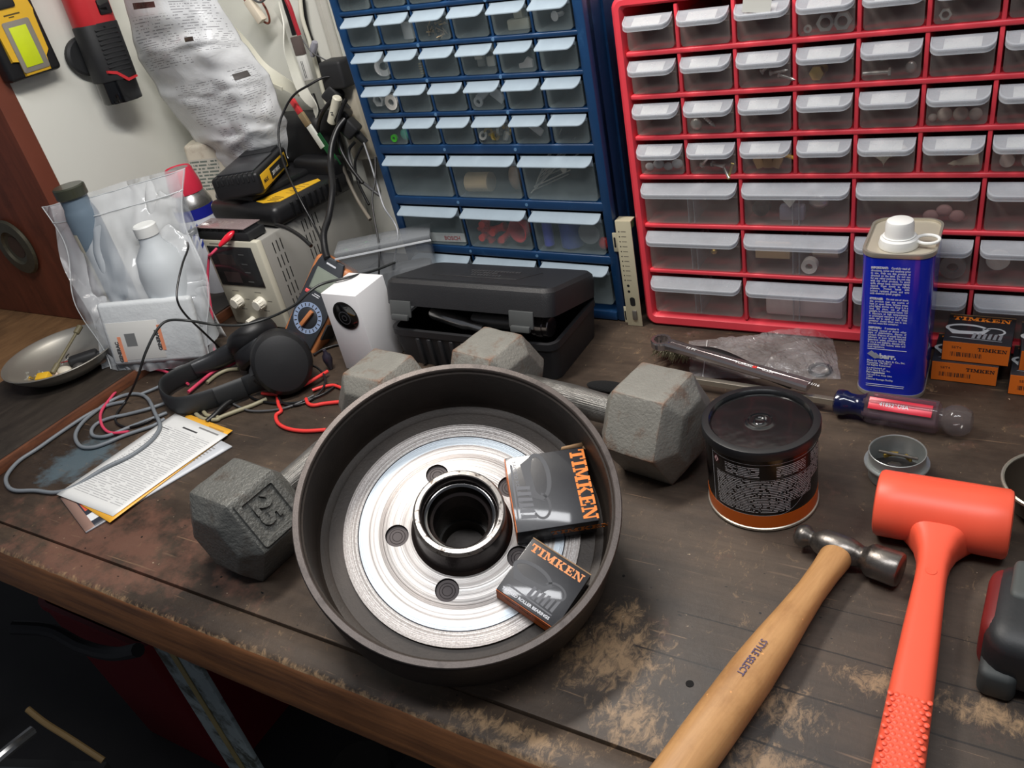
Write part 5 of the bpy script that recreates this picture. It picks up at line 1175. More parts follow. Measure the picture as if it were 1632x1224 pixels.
MB().tube(band, .01, 16, 8, flat=(.0036, .0150)).build('headband', P('band_black', (36, 38, 40), .55, bmp=.1, bs=300), hp, ang=60)
MB().tube([p+Vector((0, 0, .0005)) for p in band[9:13]], .01, 16, 8, flat=(.0075, .0135)).build('slider_arm', P('arm_black', (44, 45, 48), .4, coat=.2), hp, ang=60)
MB().tube([p+Vector((.002, -.002, .0)) for p in band[2:4]], .01, 16, 8, flat=(.0052, .0158), smooth=False).build('band_cover', P('band_cover', (40, 42, 44), .55), hp, ang=60)
MB().tube([c1o+Vector((-.012, -.018, .012)), c1o+Vector((-.020, -.030, -.006)), at(446, 602, .030)], .01, 12, 6, flat=(.0050, .0120)).build('yoke', HPB, hp)

# ---------------------------------------------------------------- dish
dc = (-.8390, -.3130)
DISHM = P('spun_aluminium', (190, 186, 176), .36, .75, var=.08, scale=20)
dish = thing('metal_dish', 'shallow round metal dish of small bits on the raised board', 'dish', (dc[0], dc[1], .0184))
MB().lathe([(0, 0), (.045, 0), (.062, .006), (.080, .021), (.0865, .0300), (.0885, .0312), (.0880, .0322), (.0855, .0318), (.0790, .0230), (.061, .0085), (.045, .0022), (0, .0022)], 72).build('dish_body', DISHM, dish, ang=45)
DZ = .0240
def bit(mb, name, mat, label, cat, x, y, z=0, R=None, group=None): return single(mb, name, mat, label, cat, group, T(dc[0]+x, dc[1]+y, DZ+z)@(R if R is not None else Matrix()))
bit(MB().box(-.010, .010, -.007, .007, 0, .015, None, .002), 'yellow_plug', YEL, 'yellow plastic connector at the front of the metal dish', 'connector', .010, -.045, .001, Rz(.5)@Rx(.3))
bit(MB().cyl(.0040, 0, .018, Ry(PI/2), 14, b=.001).cyl(.0022, .018, .075, Ry(PI/2), 10).cyl(.0045, .075, .090, Ry(PI/2), 12, b=.001), 'olive_probe', P('olive_grey', (112, 104, 78), .5), 'olive probe leaning across the dish rim', 'probe', .015, -.035, .010, Rz(1.75)@Ry(-.40))
bit(MB().box(-.022, .022, -.010, .010, 0, .014, None, .005, 3), 'black_fob', BLACKM, 'black rounded fob in the middle of the metal dish', 'fob', .030, .012, .004, Rz(.9))
bit(MB().cyl(.0032, -.018, .018, Ry(PI/2), 12, b=.001), 'black_stick', BLACKM, 'short black stick at the far side of the metal dish', 'stick', .052, .034, .014, Rz(1.1)@Ry(-.3))
for i, (x, y, r, rgb, nm) in enumerate(((.022, -.020, .011, (214, 206, 190), 'ivory'), (.012, -.028, .008, (196, 176, 162), 'fleshy pink'), (.050, -.008, .008, (168, 184, 180), 'pale green'), (.040, -.026, .007, (190, 150, 140), 'salmon'), (.060, .018, .008, (168, 140, 122), 'tan'), (.030, .000, .009, (60, 58, 56), 'dark grey'))):
    bit(MB().ball(r, None, (1.2, .9, .6)), 'small_cap', P('cap_'+nm.replace(' ', '_'), rgb, .5), nm+' rounded bit among the bits in the metal dish', 'bit', x, y, r*.55, Rz(i))  # rounded blobs stand for small loose caps
for i in range(12): bit(bolt_mb(.0016, .010+.002*(i % 3)), 'small_bolt', BRASS if i % 3 == 0 else ZINC, 'tiny loose bolt scattered in the front of the metal dish', 'bolt', -.035+.012*i*math.cos(i*.4), -.046+.004*(i % 4), .002+.001*(i % 3), Rz(i*1.3)@Ry(PI/2-.1), 'tiny bolts in the dish')
for i in range(4): bit(MB().tube([(0, 0, 0), (.012, .004*i, .004), (.026, -.006+.006*i, .003)], .0009, 6), 'wire_offcut', P('wire_%d' % i, ((190, 50, 60), (230, 230, 225), (40, 40, 40), (180, 60, 60))[i], .5), ('red', 'white', 'black', 'dark red')[i]+' wire offcut lying in the metal dish', 'wire', -.010+.008*i, -.020+.012*i, .006, Rz(1.2*i))

# ---------------------------------------------------------------- big clear zip bag with bottles
gb = thing('zip_bag', 'large clear zip bag standing open with bottles inside, left of the power supply', 'bag', (0, 0, 0))
BL, BR = Vector((-.765, -.300, .0195)), Vector((-.612, -.218, .0040)); TL, TR = Vector((-.882, -.205, .242)), Vector((-.628, -.132, .272))
nb = Vector((.50, -.86, 0))
def gbag(s):
    def f(u, v):
        vv = v
        p = BL.lerp(BR, u).lerp(TL.lerp(TR, u), vv); p += (TL-BL+TR-BR)*.0
        e = min(1, 6*min(u, 1-u)); q = (math.sin(PI*u)**.6)*(.030 if v < .6 else .030*(1-(v-.6)*.9))*(.6+.6*math.sin(min(1, v*1.6)*PI*.75))
        wob = .007*nzv(u, v*1.3, 4.5, s)+.004*nzv(u, v*.5, 15, s+3)
        side = Vector((1, .35, 0))*(.010*math.sin(v*9+s)*(.5-u)*2*(1 if s > 0 else .8)-.020*math.sin(PI*v)*(.5-u)*0)
        return p+nb*s*q+nb*wob*e+side
    return f
GF = film('zip_bag_film', (236, 240, 244), .40, .09, .8, 9, .030)
MB().sheet(gbag(1), 44, 44).build('front_film', GF, gb); MB().sheet(gbag(-1), 30, 30).build('back_film', GF, gb)
MB().tube([gbag(1)(u/14, .90)+nb*.001 for u in range(15)], .0011, 6).build('zip_line', clear('zip_strip', (226, 230, 232), .7), gb)
MB().tube([gbag(1)(u/14, 1.0) for u in range(15)], .0009, 6).tube([gbag(1)(.995, v/10) for v in range(11)], .0008, 6).tube([gbag(1)(.005, v/10) for v in range(11)], .0008, 6).build('bag_edge', clear('bag_edge', (226, 230, 232), .6), gb)
bo_ = thing('dark_bottle', 'blue-grey bottle with an olive black cap, left inside the zip bag', 'bottle', T(-.7880, -.2100, .0200))
MB().lathe([(0, 0), (.021, 0), (.0235, .003), (.0235, .210), (.021, .222), (.0195, .226), (.0195, .242), (0, .242)], 36).build('bottle_body', P('blue_grey_bottle', (102, 118, 132), .3, var=.1), bo_)
MB().cyl(.0225, .240, .258, None, 36, b=.002).build('bottle_cap', P('olive_black_cap', (54, 56, 44), .35, coat=.3), bo_)
MB().sheet(lambda u, v: (-.0237*math.cos(u*1.5+.2), -.0237*math.sin(u*1.5+.2), .06+.13*v), 12, 1).build('bottle_label', P('cream_bottle_label', (206, 200, 180), .5), bo_)
wb2 = thing('white_bottle', 'translucent white bottle inside the right of the zip bag', 'bottle', T(-.6620, -.2040, .0200))
MB().lathe([(0, 0), (.030, 0), (.036, .004), (.036, .125), (.030, .152), (.0160, .170), (.0150, .182), (0, .182)], 36).build('bottle_body', P('milky_bottle', (196, 202, 206), .35, var=.04), wb2)
MB().cyl(.0165, .180, .198, None, 30, b=.002).build('bottle_cap', P('milky_cap', (222, 224, 222), .4), wb2)
pk = thing('white_packet', 'white packet with two orange and black labels in the bottom of the zip bag', 'packet', frame((-.6780, -.2700, .0240), BR-BL, Vector((-.10, .10, 1))))
MB().box(-.064, .078, 0, .098, -.010, .004, None, .006, 3).build('packet', P('packet_film', (208, 212, 214), .35, var=.05, bmp=.4, bs=30, bd=.005), pk)
PK = pk.children[0]
MB().box(-.058, .020, .008, .068, .0038, .0044, None, .0001).build('label_sheet', printed('packet_label', (214, 214, 210), (120, 120, 120), 20, 20, ((.2, .9, .1, .9),), .5), PK)
for (x, y) in ((-.046, .006), (.018, .020)):
    MB().box(x, x+.0052, y, y+.040, .0044, .0047).build('orange_bar', P('salmon_orange', (232, 148, 112), .5), PK)
    text('GENERAC', .0072, P('label_black', (70, 70, 72), .5), PK, T(x-.0004, y, .0046)@Rz(PI/2), bold=.0004, sx=1.0)
MB().box(-.034, -.018, .030, .050, .0044, .0047).build('barcode_block', P('barcode_grey', (118, 120, 120), .5), PK)

# ---------------------------------------------------------------- spray can, carton, paper behind
sc = thing('spray_can', 'red topped spray can with silver shoulder and blue and white body', 'spray can', T(-.7900, -.0200, .0010)@S(1, 1, 1.12))
MB().lathe([(0, 0), (.031, 0), (.033, .002), (.033, .150), (.0325, .151)], 40).build('can_body', printed('spray_label', (222, 224, 232), (40, 60, 150), 12, 14, ((0, 1, 0, 1),), .35), sc)
MB().lathe([(.0328, .001), (.0332, .001), (.0332, .150), (.0328, .150)], 40).build('body_wrap', P('white_wrap', (220, 222, 230), .3), sc)
MB().lathe([(.0333, .134), (.0335, .134), (.0335, .151), (.0333, .151)], 40).build('blue_band', P('blue_print', (30, 36, 140), .35), sc)
mb = MB()
for i, a in enumerate((-2.2, -1.9, -1.6, -1.3, -1.0)):
    for j in range(3): mb.sheet(lambda u, v, a=a, j=j: (.0336*math.cos(a+.22*u), .0336*math.sin(a+.22*u), .090+.012*j+.006*v+.010*u), 3, 1)
mb.build('blue_script', P('blue_script', (44, 66, 160), .4), sc)
MB().lathe([(.0335, .150), (.0340, .153), (.0325, .157), (.0285, .166), (.0235, .173), (.0230, .176)], 40).build('silver_shoulder', STEEL, sc)
MB().lathe([(.0270, .171), (.0272, .180), (.0215, .206), (.0200, .208), (.0180, .206), (0, .204)], 40).build('red_cap', P('crimson_cap', (214, 50, 74), .35), sc)
MB().cyl(.0165, .2045, .2065, None, 32).build('grey_button', P('grey_button', (150, 146, 142), .5), sc)
cr = thing('crushed_carton', 'crushed white carton leaning in the corner behind the spray can', 'carton', T(-.8450, .0700, .0010)@Rz(.5)@Ry(.10))
MB().box(-.035, .035, -.022, .022, 0, .245, None, .006, 3).build('carton', P('yellowed_card', (206, 198, 180), .6, var=.12, scale=18, col2=(168, 150, 130), thr=(.55, .7), s2=20, bmp=.4, bs=40, bd=.003), cr)
MB().sheet(lambda u, v: (-.030+.050*u, -.0224, .165+.055*v), 2, 2).build('print_patch', printed('carton_print', (200, 196, 184), (110, 120, 112), 9, 9, ((0, 1, 0, 1),), .6), cr)
sp_ = thing('paper_sheet', 'curled white printed leaflet standing between the zip bag and the power supply', 'leaflet', (0, 0, 0))
pa, pb, pc2, pd2 = Vector((-.735, -.085, .135)), Vector((-.700, -.110, .165)), Vector((-.640, -.165, .010)), Vector((-.690, -.170, .004))
MB().sheet(lambda u, v: pa.lerp(pb, u).lerp(pd2.lerp(pc2, u), v)+Vector((.012, -.020, 0))*math.sin(PI*v)*(.4+u*.6), 8, 16).build('leaflet', printed('leaflet_print', (206, 206, 204), (150, 150, 150), 34, 12, ((.2, .9, .2, .9),), .5, extra=((.55, 1, .0, .16, (110, 150, 70)), (.6, .95, .17, .24, (40, 44, 48)))), sp_, thick=.0004)
# ---------------------------------------------------------------- things hung on the cabinet side and wall
SX = -.9115
def sidep(u, v, off=0.0):
    d = ray(u, v); return CAM+d*((SX+off-CAM.x)/d.x)
# local frame on the side: x = +y world (to the right), y = up, z = out (+x)
SF = Matrix(((0, 0, 1, 0), (1, 0, 0, 0), (0, 1, 0, 0), (0, 0, 0, 1)))
lf = sidep(58, 122, .030)
yl_ = thing('work_light', 'yellow and black work light with a lime panel stuck on the white cabinet side', 'work light', T(SX, lf.y+.006, lf.z)@SF@S(1.07, 1.0, 1))
MB().box(-.040, .040, 0, .145, .001, .028, None, .006, 3).build('black_shell', BLACKP, yl_)
MB().prism([(-.030, .026), (-.019, .026), (-.019, .004), (.021, .004), (.021, .024), (.030, .030), (.030, .080), (.034, .086), (.024, .150), (-.034, .150), (-.034, .086), (-.030, .080)], .026, .0315, None, .0012).build('yellow_face', YEL, yl_)
FY = [o for o in yl_.children if o.name.startswith('yellow')][0]
MB().prism(rrect(-.0205, .0205, .008, .078, .003, 4), .0312, .0328, None, .0006).build('grey_frame', P('grey_bezel', (134, 128, 118), .5), FY)
MB().box(-.0140, .0120, .0150, .0700, .0326, .0335, None, .0003).build('lime_panel', P('lime_phosphor', (206, 222, 34), .35), FY)
MB().box(-.0160, .0100, .0950, .1150, .0310, .0335, None, .0025).build('rubber_switch', BLACKM, FY)
MB().box(-.012, .012, .0850, .0870, .0314, .0318).box(-.006, .002, .0820, .0835, .0314, .0318).build('small_marks', P('dark_marks', (90, 74, 30), .5), FY)
# round magnet and red/black torch
tl_ = sidep(200, 162, .052)
to = thing('work_torch', 'red and black battery torch hanging right of the yellow work light', 'torch', T(SX, tl_.y+.006, tl_.z)@SF@Rz(math.radians(-3))@S(1.2, 1, 1))
def barrel(y0, y1, w, d, M=None): return MB().prism([(w*(abs(math.cos(a))**.7)*(1 if math.cos(a) > 0 else -1), .040+d*(abs(math.sin(a))**.7)*(1 if math.sin(a) > 0 else -1)) for a in [2*PI*i/28 for i in range(28)]], y0, y1, Matrix(((1, 0, 0, 0), (0, 0, 1, 0), (0, 1, 0, 0), (0, 0, 0, 1))), .002)
barrel(0, .040, .026, .022).build('battery_end', BLACKG, to)
barrel(.034, .118, .0285, .0245).build('grip', BLACKM, to)
barrel(.116, .210, .0275, .0240).build('red_head', P('torch_red', (196, 46, 52), .4), to)
mb = MB()
for i in range(10): mb.box(-.017, .016, .046+.0068*i, .0490+.0068*i, .062, .0650, None, .001)
mb.build('grip_ribs', BLACKM, to)
mb = MB().prism([(-.021, .047), (-.010, .043), (.004, .029), (.020, .032), (.020, .035), (.006, .0335), (-.008, .047), (-.021, .051)], .0600, .0652)
mb.build('red_line', P('red_trim', (206, 50, 56), .4), to)
MB().box(-.001, .018, .128, .150, .0600, .0660, None, .002).build('switch_window', BLACKG, to)
MB().box(-.012, .022, .168, .196, .0600, .0655, None, .002).build('lens_panel', P('pale_lens', (190, 196, 200), .2), to)
MB().cyl(.0010, .0, .003, T(-.002, .112, .0640), 10).build('pin_hole', hm_, to)
MB().cyl(.030, .001, .014, T(-.010, .075, 0), 36, b=.003).build('magnet_disc', BLACKM, to)
# white printed plastic packaging hung in the corner
pkx = thing('plastic_packaging', 'crumpled white printed plastic packaging hanging in the corner above the spray can', 'packaging', (0, 0, 0))
Q = [[aty(196, -10, .05), aty(262, -12, .02), aty(340, -14, .06)], [aty(222, 92, .06), aty(300, 70, .00), aty(388, 66, .08)], [aty(262, 160, .07), aty(352, 150, .02), aty(432, 118, .10)], [aty(318, 230, .08), aty(392, 215, .035), aty(458, 190, .11)], [aty(362, 272, .09), aty(400, 262, .06), aty(470, 250, .12)]]
def qsurf(u, v):
    def row(r):
        a, b, c = r; return a*(1-u)*(1-u)*1.0+b*2*u*(1-u)*1.0+c*u*u+(b-(a*.25+b*.5+c*.25))*4*u*(1-u)*.5
    f = v*4; i = min(int(f), 3); t = f-i; t = t*t*(3-2*t)*.5+t*.5
    p = row(Q[i]).lerp(row(Q[i+1]), t)
    return p+Vector((.4, -1, .2))*(.012*abs(nzv(u, v*2.2, 2.3, 5))+.005*nzv(u*1.2, v*3.4, 4.2, 1)+.006*(.5-abs((u*1.3+v*2.2) % 1-.5)))
MB().sheet(qsurf, 60, 90).build('front_sheet', printed('packaging_print', (222, 224, 226), (146, 146, 150), 92, 22, ((.04, .46, .10, .34), (.50, .95, .04, .30), (.18, .62, .42, .66), (.68, .92, .40, .70), (.30, .60, .68, .92)), .24, .28, .50, bmp=.4, extra=((.10, .36, .05, .075, (60, 50, 46)), (.50, .58, .20, .225, (60, 50, 46)), (.70, .84, .42, .455, (90, 86, 84)))), pkx, ang=60, thick=.0006)
# white twisted ribbon cables, connectors and leads on the back wall
CABW = P('cream_cable', (214, 212, 196), .5, var=.04); CABK = P('black_cable', (22, 22, 24), .4, var=.05); CABG = P('grey_cable', (118, 124, 130), .45, var=.05)
CABR = P('red_cable', (224, 60, 56), .4, var=.05); CABP = P('pink_red_cable', (214, 70, 100), .4, var=.05); CABO = P('olive_cable', (150, 144, 118), .5, var=.06); CABM = P('mid_grey_cable', (84, 84, 86), .4)
def ribbon(pts, w, mat, name, label, tw=0):
    ps = smoothpath(pts, 8); mb = MB(); vs = []; n = len(ps)
    for i, p in enumerate(ps):
        d = (ps[min(i+1, n-1)]-ps[max(i-1, 0)]).normalized(); a = d.cross(Vector((0, -1, 0))).normalized(); b = d.cross(a)
        t = tw*i/(n-1); s = a*math.cos(t)+b*math.sin(t); o_ = s.cross(d)*.0009
        vs += [p-s*w+o_, p+s*w+o_, p+s*w-o_, p-s*w-o_]
    fs = []
    for i in range(n-1):
        for j in range(4): fs.append((4*i+j, 4*i+(j+1) % 4, 4*i+4+(j+1) % 4, 4*i+4+j))
    fs += [(0, 1, 2, 3), (4*n-4, 4*n-3, 4*n-2, 4*n-1)]
    return single(mb.add(vs, fs), name, mat, label, 'strap', ang=40)
ribbon([aty(318, -10, .15), aty(352, 20, .14), aty(385, 62, .14), aty(414, 104, .13), aty(442, 126, .13), aty(476, 146, .13)], .010, CABW, 'ribbon_strap', 'long twisted white strap crossing the wall down to the right', 3.4)
ribbon([aty(440, 8, .14), aty(452, 40, .13), aty(458, 78, .12), aty(472, 118, .12), aty(486, 150, .12), aty(502, 172, .12), aty(500, 190, .12)], .009, P('ivory_strap', (222, 222, 210), .45), 'ribbon_strap', 'broad twisted white strap hanging beside the black and red leads', 4.2)
ribbon([aty(412, 122, .13), aty(432, 134, .12), aty(450, 142, .12)], .003, CABW, 'label_strip', 'short cream strip crossing the hanging packaging')
def cable(pts, r, mat, name, label, cat='cable', n=7): return single(MB().tube(pts, r, 8, n), name, mat, label, cat, ang=80)
cable([aty(413, 126, .12), aty(410, 142, .12), aty(410, 158, .12), aty(412, 172, .12), aty(417, 184, .12)], .0012, CABW, 'cream_string', 'thin cream string hanging over the white packaging')
wc = thing('white_connector', 'cream block connector with twisted wires at the top of the wall', 'connector', Matrix.Translation(aty(405, 14, .14))@Ry(-.45))
MB().box(-.007, .007, -.006, .006, -.022, .016, None, .0015).build('block', P('cream_block', (232, 220, 200), .4), wc)
MB().tube([(-.010, .004, .03), (-.011, .005, .0), (-.004, .008, -.024), (.006, .008, -.026), (.016, .006, -.010), (.018, .004, .02)], .0018, 8).build('brown_loop', P('brown_wire', (120, 60, 46), .4), wc)
MB().tube([(.006, 0, .020), (.020, -.004, .0), (.036, -.004, -.004), (.050, -.002, .0)], .0018, 8).tube([(.004, 0, .026), (.022, -.006, .012), (.030, -.002, .022)], .0016, 8).build('grey_wire', CABM, wc)
pl_ = thing('power_leads', 'black and red paired leads ending in a labelled grey plug on the wall', 'leads', (0, 0, 0))
MB().tube([aty(450, -10, .13), aty(456, 12, .13), aty(463, 34, .13), aty(469, 56, .13)], .0036, 10).build('black_lead', CABK, pl_)
MB().tube([aty(452, -10, .128), aty(462, 12, .127), aty(470, 36, .127), aty(477, 56, .127)], .0036, 10).build('red_lead', P('dark_red_lead', (170, 40, 52), .4), pl_)
c0, c1_ = aty(471, 58, .125), aty(492, 128, .120); CM = frame(c0, c1_-c0, Vector((1, 0, .3)))
Lc = (c1_-c0).length
MB().box(0, Lc*.42, -.009, .009, -.004, .004, CM, .001).build('brown_grey_plug', P('brown_grey_plug', (92, 80, 76), .5), pl_)
MB().box(Lc*.43, Lc, -.0085, .0085, -.0035, .0035, CM, .001).build('label_sleeve', P('white_sleeve', (212, 212, 206), .5), pl_)
LS = [o for o in pl_.children if o.name.startswith('label')][0]
mb = MB()
for sgn in (-1, 1): mb.box(Lc*.55, Lc*.94, -.0006, .0006, -.0036, .0037, CM@T(0, .0015*sgn, 0))
mb.build('sleeve_print', P('print_grey', (90, 90, 92), .5), LS)
cable([aty(480, -5, .16), aty(487, 40, .16), aty(500, 80, .16), aty(512, 115, .16), aty(520, 150, .16)], .0058, CABK, 'black_cable', 'thick black cable curving down behind the red lead')
cable([aty(478, -5, .155), aty(482, 30, .15), aty(494, 68, .15), aty(508, 120, .15), aty(520, 165, .15)], .0036, CABW, 'cream_cable', 'cream cable hanging beside the thick black one')
cable([aty(478, 58, .13), aty(488, 72, .13), aty(498, 84, .13), aty(512, 92, .13), aty(530, 102, .13)], .0011, CABM, 'thin_wire', 'thin grey wire ending at the clear coupling')
ccp = aty(500, 78, .135); single(MB().lathe([(0, -.012), (.004, -.012), (.006, -.006), (.006, .006), (.0045, .012), (0, .012)], 20), 'clear_coupling', P('clear_silver', (176, 176, 186), .15, .4), 'small clear silvery coupling on the wires', 'coupling', None, Matrix.Translation(ccp)@Ry(.6))
# trunking and dark adapter by the blue cabinet
single(MB().box(-.010, .010, -.006, 0, -.24, .16, None, .002).box(-.002, .0, -.0065, -.005, -.24, .16), 'cable_trunking', P('white_trunking', (206, 204, 194), .5), 'white vertical cable trunking on the wall left of the blue cabinet', 'trunking', None, T(aty(548, 90, WY-.002).x-.012, WY-.001, .36))
ad = aty(527, 20, .120); single(MB().box(-.022, .026, -.020, .020, -.055, .075, None, .006, 3), 'power_brick', BLACKM, 'tall black power brick wedged beside the blue cabinet', 'power brick', None, T(-.470, .135, .440))
adp = thing('plug_adapter', 'black plug adapter beside the middle of the blue cabinet', 'adapter', Matrix.Translation(aty(540, 118, .125)))
MB().box(-.024, .020, -.016, .020, -.020, .022, None, .005, 3).build('body', BLACKM, adp)
cable([aty(536, 122, .115), aty(515, 124, .105), aty(492, 136, .09), aty(470, 150, .08), aty(455, 172, .07), aty(444, 205, .05), aty(448, 245, .03), aty(462, 285, .0), aty(482, 325, -.02), aty(500, 358, -.03), aty(512, 385, -.05), aty(514, 405, -.07)], .0018, CABK, 'thin_lead', 'thin black lead looping from the adapter past the battery')
stp = thing('power_strip', 'beige power strip crowded with plugs beside the blue cabinet', 'power strip', Matrix.Translation(aty(556, 165, .140))@Ry(-.05))
MB().box(-.022, .026, -.010, .020, -.09, .05, None, .004).build('strip_body', P('beige_strip', (190, 182, 164), .5), stp)
mb = MB()
for i in range(3): mb.box(-.010, -.006, -.0105, -.0095, .030-.040*i, .036-.040*i).box(.004, .008, -.0105, -.0095, .030-.040*i, .036-.040*i)
mb.build('outlet_slots', hm_, stp)
for (u, v, y, lab, mat) in ((533, 152, .118, 'black plug highest on the power strip', BLACKM), (546, 183, .110, 'black ribbed plug in the middle of the power strip', BLACKP), (561, 205, .104, 'black plug lowest on the power strip', BLACKM)):
    t = thing('plug', lab, 'plug', Matrix.Translation(aty(u, v, y))@Rz(.3)@Ry(-.6))
    MB().box(-.014, .012, -.012, .012, -.010, .014, None, .004, 3).cyl(.005, -.030, -.008, None, 12, r2=.007).build('plug_body', mat, t)
wp = thing('plug', 'white plug with a dark marking below the black adapter', 'plug', Matrix.Translation(aty(534, 172, .100))@Ry(.62))
MB().cyl(.0075, -.028, .020, None, 20, b=.002).build('plug_body', P('ivory_plug', (222, 218, 200), .45), wp)
text('N', .007, P('plug_ink', (80, 80, 82), .5), wp, T(-.002, -.0076, -.006)@Rx(PI/2)@Rz(-.9), bold=.0002)
cable([aty(530, 158, .105), aty(516, 176, .10), aty(508, 196, .10), aty(506, 216, .10)], .0034, CABK, 'black_lead', 'short black lead dropping from the upper plug')
cable([aty(550, 190, .095), aty(538, 206, .08), aty(529, 232, .06), aty(527, 262, .04), aty(530, 300, .0), aty(524, 345, -.04), aty(516, 372, -.07), aty(518, 398, -.09), aty(522, 412, -.10)], .0052, CABK, 'thick_cable', 'thick black cable running down to the multimeter')
cable([aty(566, 226, .12), aty(556, 240, .11), aty(560, 262, .10), aty(572, 284, .09), aty(590, 300, .08), aty(606, 312, .08)], .0026, CABM, 'grey_lead', 'grey lead curling from the lowest plug')
cable([aty(580, 228, .06), aty(590, 258, .03), aty(601, 295, .0), aty(612, 330, -.02), aty(628, 354, -.02), aty(634, 372, -.03), aty(631, 400, -.04), aty(626, 428, -.05)], .0013, P('pale_grey_wire', (150, 152, 156), .4), 'thin_wire', 'thin pale wire hugging the blue cabinet edge')
cable([aty(598, 250, .02), aty(598, 285, .0), aty(593, 318, -.02), aty(597, 352, -.04), aty(604, 390, -.06), aty(604, 430, -.08), aty(603, 470, -.09)], .0014, CABK, 'thin_wire', 'thin black wire falling in front of the frosted box')
cable([aty(540, 250, .10), aty(556, 290, .09), aty(572, 322, .08), aty(590, 350, .06)], .0030, P('taupe_cable', (132, 124, 112), .5), 'taupe_cable', 'taupe cable slanting behind the power supply')
for i, (pts, r, lab) in enumerate((([(552, 158, .10), (540, 190, .09), (541, 230, .08), (556, 262, .07), (578, 292, .06)], .0030, 'black cable sagging below the middle plug'),
        ([(578, 232, .10), (566, 258, .09), (571, 290, .08), (588, 326, .06)], .0022, 'thin black cable bowing left beside the blue cabinet'),
        ([(498, 150, .14), (510, 186, .13), (519, 226, .12), (540, 262, .11)], .0036, 'dark cable half hidden behind the plugs'),
        ([(440, 358, -.075), (458, 364, -.08), (478, 376, -.09), (496, 392, -.10)], .0030, 'short black cable lying over the power supply edge'))):
    cable([aty(u, v, y) for u, v, y in pts], r, CABK, 'black_cable', lab)
usb = thing('green_board', 'small green circuit board with a lit green lamp near the plugs', 'circuit board', Matrix.Translation(aty(524, 240, .09))@Ry(-.45))
MB().box(-.006, .006, -.001, .001, -.028, .03).build('board', P('pcb', (30, 84, 50), .4), usb)
MB().ball(.0028, T(.004, -.002, -.006), (.8, .6, 1.6), 12).build('green_lamp', P('lit_green', (40, 250, 90), .3, emit=6.0), usb)
wtag = thing('wire_tag', 'white wire tag with red tip hanging above the charger', 'tag', Matrix.Translation(aty(492, 200, .09))@Ry(-.42))
MB().box(-.0055, .0055, -.002, .002, -.040, .0, None, .0008).build('tag_sleeve', P('tag_white', (212, 214, 206), .5), wtag)
MB().box(-.006, .006, -.003, .003, 0, .022, None, .001).build('metal_plug', P('gold_plug', (170, 150, 116), .4, .5), wtag)
MB().box(-.005, .005, -.003, .003, .022, .046, None, .001).build('red_tip', P('tip_red', (206, 60, 64), .4), wtag)
bkp = thing('black_pouch', 'black pouch shape behind the battery in the corner', 'pouch', (-.62, .130, .1850))
MB().box(-.080, .045, -.025, .030, 0, .085, None, .018, 4).build('pouch', P('pouch_black', (16, 16, 17), .6), bkp)

# ---------------------------------------------------------------- clip leads and loose cables on the bench
red = thing('clip_lead', 'red crocodile clip lead dropping from the terminal block', 'clip lead', (0, 0, 0))
rc0 = Vector((-.6000, -.1090, .1660)); rc1 = Vector((-.6200, -.1340, .1490))
MB().lathe([(0, -.002), (.003, 0), (.0058, .006), (.0064, .014), (.0050, .024), (.0030, .031), (0, .032)], 20, alongz(rc0, rc1-rc0)@S(1.0, .8, 1)).build('clip_boot', P('boot_red', (232, 34, 56), .25, coat=.4), red)
MB().tube([rc1, rc1+Vector((-.010, -.010, -.008)), at(333, 410, .115), at(331, 450, .090), at(336, 490, .060), at(340, 525, .034), at(341, 556, .010), at(352, 585, .004)], .0021, 8).build('lead_wire', CABP, red)
blk = thing('clip_lead', 'black crocodile clip lead dropping left from the terminal block', 'clip lead', (0, 0, 0))
kc0 = Vector((-.6750, -.1090, .1690)); kc1 = Vector((-.6850, -.1330, .1660))
MB().lathe([(0, -.002), (.003, 0), (.0058, .006), (.0064, .014), (.0050, .024), (.0030, .031), (0, .032)], 20, alongz(kc0, kc1-kc0)@S(1.0, .8, 1)).build('clip_boot', BLACKG, blk)
MB().tube([kc1, at(300, 393, .178), at(291, 420, .170), at(283, 455, .152), at(283, 480, .136), at(296, 502, .112), at(325, 530, .076), at(352, 556, .030)], .0015, 8).build('lead_wire', CABK, blk)
cable([at(222, 594, .060), at(232, 562, .090), at(250, 526, .112), at(268, 511, .118), at(300, 511, .114), at(340, 517, .096), at(385, 518, .090), at(430, 506, .088), at(470, 486, .105), at(492, 466, .118), at(515, 452, .122), at(560, 441, .122), at(600, 430, .105), at(634, 416, .100)], .0019, P('long_black_cable', (44, 46, 46), .4), 'long_black_cable', 'long black cable arching from the table over the headphones to the tool case')
cable([at(222, 594, .060), at(212, 618, .028), at(200, 640, .004), at(186, 660, .003), at(186, 674, .003), at(205, 681, .003), at(235, 672, .004), at(262, 656, .004)], .0017, CABK, 'black_cable', 'black cord curling inside the grey cable coil')
gp = [(262, 643), (235, 652), (200, 661), (176, 666), (155, 675), (146, 686), (150, 695), (170, 695), (206, 681), (240, 668), (266, 658)]
gq = [(262, 668), (245, 678), (222, 686), (196, 695), (170, 706), (148, 713), (130, 712), (121, 701), (122, 688), (133, 672), (152, 656), (175, 640), (198, 630), (220, 628), (236, 636), (247, 658), (255, 678), (248, 694), (232, 710), (205, 728), (167, 746), (118, 776), (88, 785), (55, 782), (25, 782), (12, 774), (11, 758), (30, 735), (60, 715), (100, 687), (140, 661), (172, 646), (200, 640)]
cable([at(u, v, .0028+.0015*(i % 2)) for i, (u, v) in enumerate(gp)], .0026, CABG, 'grey_cable', 'inner loop of grey cable lying before the headphones')
cable([at(u, v, .0032+(.0045 if 14 < i < 21 else 0)) for i, (u, v) in enumerate(gq)], .0027, CABG, 'grey_cable', 'long grey cable looping out over the papers at the left')
